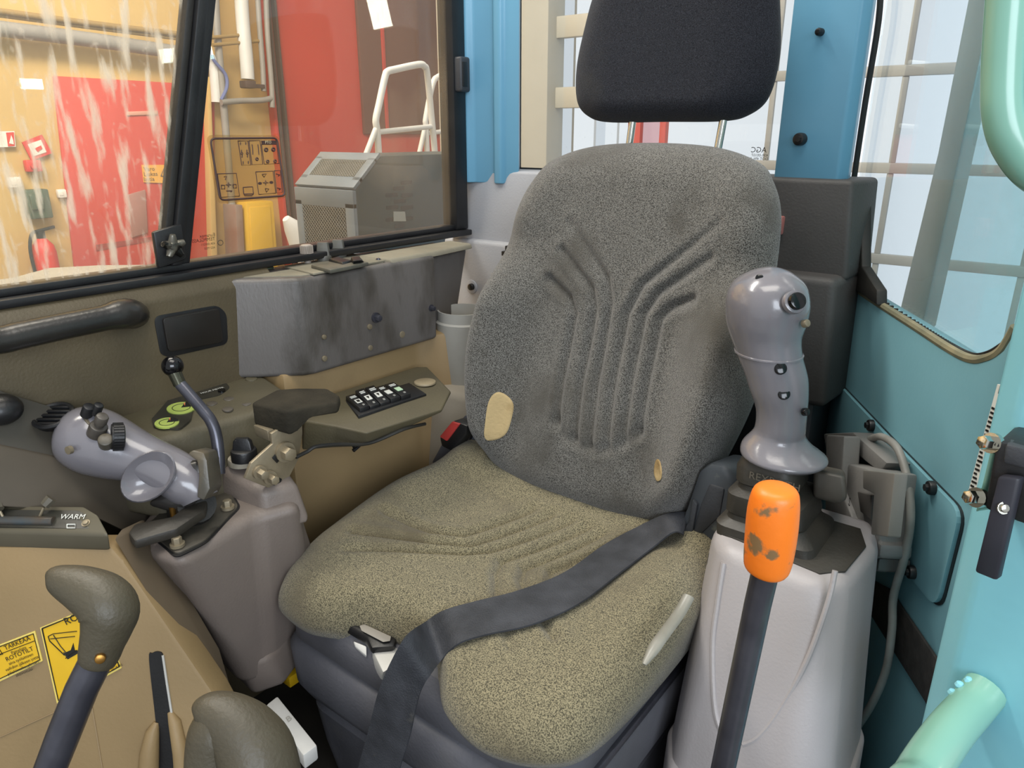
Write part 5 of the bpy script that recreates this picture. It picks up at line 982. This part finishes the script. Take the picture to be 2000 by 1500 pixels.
pipe('wall_pipe', 'short horizontal steel pipe joining the downpipes', [(432, 200), (470, 197), (510, 196), (530, 192)], .024, hg_m, .2)
pipe('wall_pipe', 'thin upper crossing bracket pipe', [(408, 74), (440, 71), (478, 68)], .014, mat('conduit', '#8f7443', rough=.6), .2)
pipe('wall_pipe', 'thin lower crossing bracket pipe', [(415, 88), (450, 85), (505, 80)], .014, mat('conduit', '#8f7443', rough=.6), .2)
tag(obj('blue_hose', MB().tube(cr([h2(405, 85, .2), h2(418, 118, .2), h2(440, 145, .2), h2(443, 170, .2), h2(432, 195, .2)], 5), .014, 8), mat('hose_blue', '#5f6a98', rough=.5)), 'thin blue hose looping beside the pale bent pipe', 'hose')
tag(obj('wall_pipe_clip', MB().obox(h2(484, 165, .2), (.05, 0, 0), (0, .05, 0), (0, 0, .03), .01).obox(h2(496, 168, .2), (.03, 0, 0), (0, .09, 0), (0, 0, .015), .005), mat('dark_steel_post', '#4a3a34', rough=.6)), 'dark pipe fitting under the thick white downpipe', 'fitting')
tag(obj('equipment_cabinet', MB().prism([h2(481, 395, .3), h2(535, 392, .3), h2(548, 560, .3), h2(490, 560, .3)], (-.3, 0, 0), .02).prism([h2(488, 405, .31), h2(528, 402, .31), h2(540, 560, .31), h2(496, 560, .31)], (-.02, 0, 0), .005), mat('cabinet_yellow', '#d9ab2e', '#c99d2a', .5, 3)), 'bright yellow cabinet below the clear decal', 'cabinet')
tag(obj('steel_column', MB().prism([h2(460, 400, .28), h2(474, 400, .28), h2(482, 560, .28), h2(468, 560, .28)], (-.2, 0, 0), .01).box((XW + .1, h2(470, 430).y, h2(470, 430).z - .05), (XW + .3, h2(474, 430).y, h2(470, 430).z + .05), .01), mat('column_rust', '#7d5a4a', '#8f8175', .5, 4)), 'rusty grey column between the red door and yellow cabinet', 'column')
q = P(570, 445, X=-3.2); tag(obj('work_lamp', MB().tube([q + V((0, -.03, .05)), q + V((0, .01, .0)), q + V((0, .05, -.10))], [.02, .05, .06], 16).obox(q + V((0, .09, -.1)), (.05, 0, 0), (0, .05, 0), (0, 0, .1), .02).tube([q + V((0, .09, -.1)), V((q.x, q.y + .09, .3))], .03, 12), mat('lamp_white', '#c9c6c0', rough=.4)), 'white work light housing beside the engine hood', 'lamp')
# garage doors behind and to the right
YG = 4.6; G_ = lambda x, y, dy=0: P(x, y, Y=YG + dy)
gd = struct(bpy.data.objects.new('door_3', None), 'tall white sectional garage door with daylit panes'); col.objects.link(gd); gd.location = (-.2, YG, -2.2); WL['door_3'] = V(gd.location)
rowz = sorted([G_(1700, 140).z, G_(1690, 327).z, G_(1680, 500).z]); dz = rowz[1] - rowz[0]; dz2 = rowz[2] - rowz[1]; dzz = (dz + dz2) / 2
xs = [G_(1785, 60).x]; dxp = .70
rz = [rowz[1] + k * dzz for k in range(-5, 6)]; xx = [xs[0] + k * dxp for k in range(-2, 5)]
for z in rz: obj('door_rail', MB().box((xx[0], YG - .03, z - .028), (xx[-1], YG + .02, z + .028), .006), frame_m, gd)
for i, z in enumerate(rz[:-1]):
    for x in xx: obj('door_stile', MB().box((x - .016, YG - .02, z + .028), (x + .016, YG + .02, rz[i + 1] - .028), .004), frame_m, gd)
    for j in range(len(xx) - 1): obj('door_pane', MB().box((xx[j] + .014, YG, z + .025), (xx[j + 1] - .014, YG + .01, rz[i + 1] - .025)), pane_m, gd)
# bright sheeted bay behind the rear window
rb = struct(bpy.data.objects.new('wall_bay', None), 'daylit white sheeted bay behind the rear window'); col.objects.link(rb); rb.location = (-3.2, YG, -2.2); WL['wall_bay'] = V(rb.location)
ed = [G_(x, 280).x for x in (1080, 1147, 1172, 1190, 1210, 1238)] + [G_(1262, 280).x, G_(1300, 280).x, G_(1330, 280).x, G_(1390, 280).x]
x_ = G_(1078, 300).x; x9 = xx[0] - .03
n_s = 9
for i in range(n_s):
    u0, u1 = x_ + (x9 - x_) * i / n_s, x_ + (x9 - x_) * (i + 1) / n_s
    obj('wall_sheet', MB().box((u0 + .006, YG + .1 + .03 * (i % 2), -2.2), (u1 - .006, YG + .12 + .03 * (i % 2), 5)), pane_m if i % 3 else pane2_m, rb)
for x0, x1 in ((1238, 1263), (1299, 1312)):
    obj('red_upright', MB().box((G_(x0, 280).x, YG - .1, -2.2), (G_(x1, 280).x, YG - .05, G_(1250, 190).z), .01), hr_m, rb)
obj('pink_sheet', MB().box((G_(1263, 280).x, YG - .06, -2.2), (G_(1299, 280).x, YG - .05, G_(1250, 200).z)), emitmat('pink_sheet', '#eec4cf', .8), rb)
for y in (50, 190): obj('sheet_rail', MB().box((x_, YG + .0, G_(1120, y).z - .07), (G_(1170, 100).x, YG + .06, G_(1120, y).z + .07), .01), mat('rail_beige', '#b5ad9c', rough=.6), rb)
struct(obj('wall_hall_rear', MB().box((x_ - 1.3, YG + .2, -2.2), (x_, YG + .4, 5)), mat('hall_cream', '#b9b2a2', '#a8a192', .7, 1)), 'cream workshop rear wall pier')
struct(obj('wall_hall_pier', MB().box((x_ - .9, YG - .1, -2.2), (x_ + .02, YG + .2, 5), .01), mat('hall_cream', '#b9b2a2')), 'cream pier beside the daylit bay')
# fluorescent lamps of the hall (their reflections show in the side glass)
def lamp(x, y, w_, h_, t, lab, tilt=0):
    d = ray(x, y); g = P(x, y, X=-1.306); r_d = V((-d.x, d.y, d.z)); q = g + r_d * t; sc2 = (t + g.length) / FPX
    L_ = V((0, 0, 1)).cross(r_d).normalized(); k = thing('ceiling_lamp', lab, 'lamp', q, 'fluorescent lamps of the hall')
    v_ = r_d.normalized().cross(L_); u2 = L_ * math.cos(tilt) + v_ * math.sin(tilt); v2 = v_ * math.cos(tilt) - L_ * math.sin(tilt)
    obj('housing', MB().obox(q + r_d.normalized() * .12, u2 * w_ * sc2 * .52, v2 * h_ * sc2 * .55, r_d.normalized() * .08, .02), hw_m, k)
    obj('tube', MB().obox(q, u2 * w_ * sc2 * .5, v2 * h_ * sc2 * .5, r_d.normalized() * .03, .01), lamp_m, k)
lamp(30, 163, 88, 18, 14, 'fluorescent hall lamp mirrored at the far edge of the dirty glass')
lamp(365, 106, 92, 24, 14, 'fluorescent hall lamp mirrored behind the window divider', .12)
lamp(741, 22, 36, 56, 12, 'fluorescent hall lamp mirrored at the top of the side glass', .2)
# ---------------------------------------------------------------- drawing units -> metres
for me in {o.data for o in bpy.data.objects if o.type == 'MESH'}: me.transform(Matrix.Scale(S, 4))
for o in bpy.data.objects: o.location = o.location * S
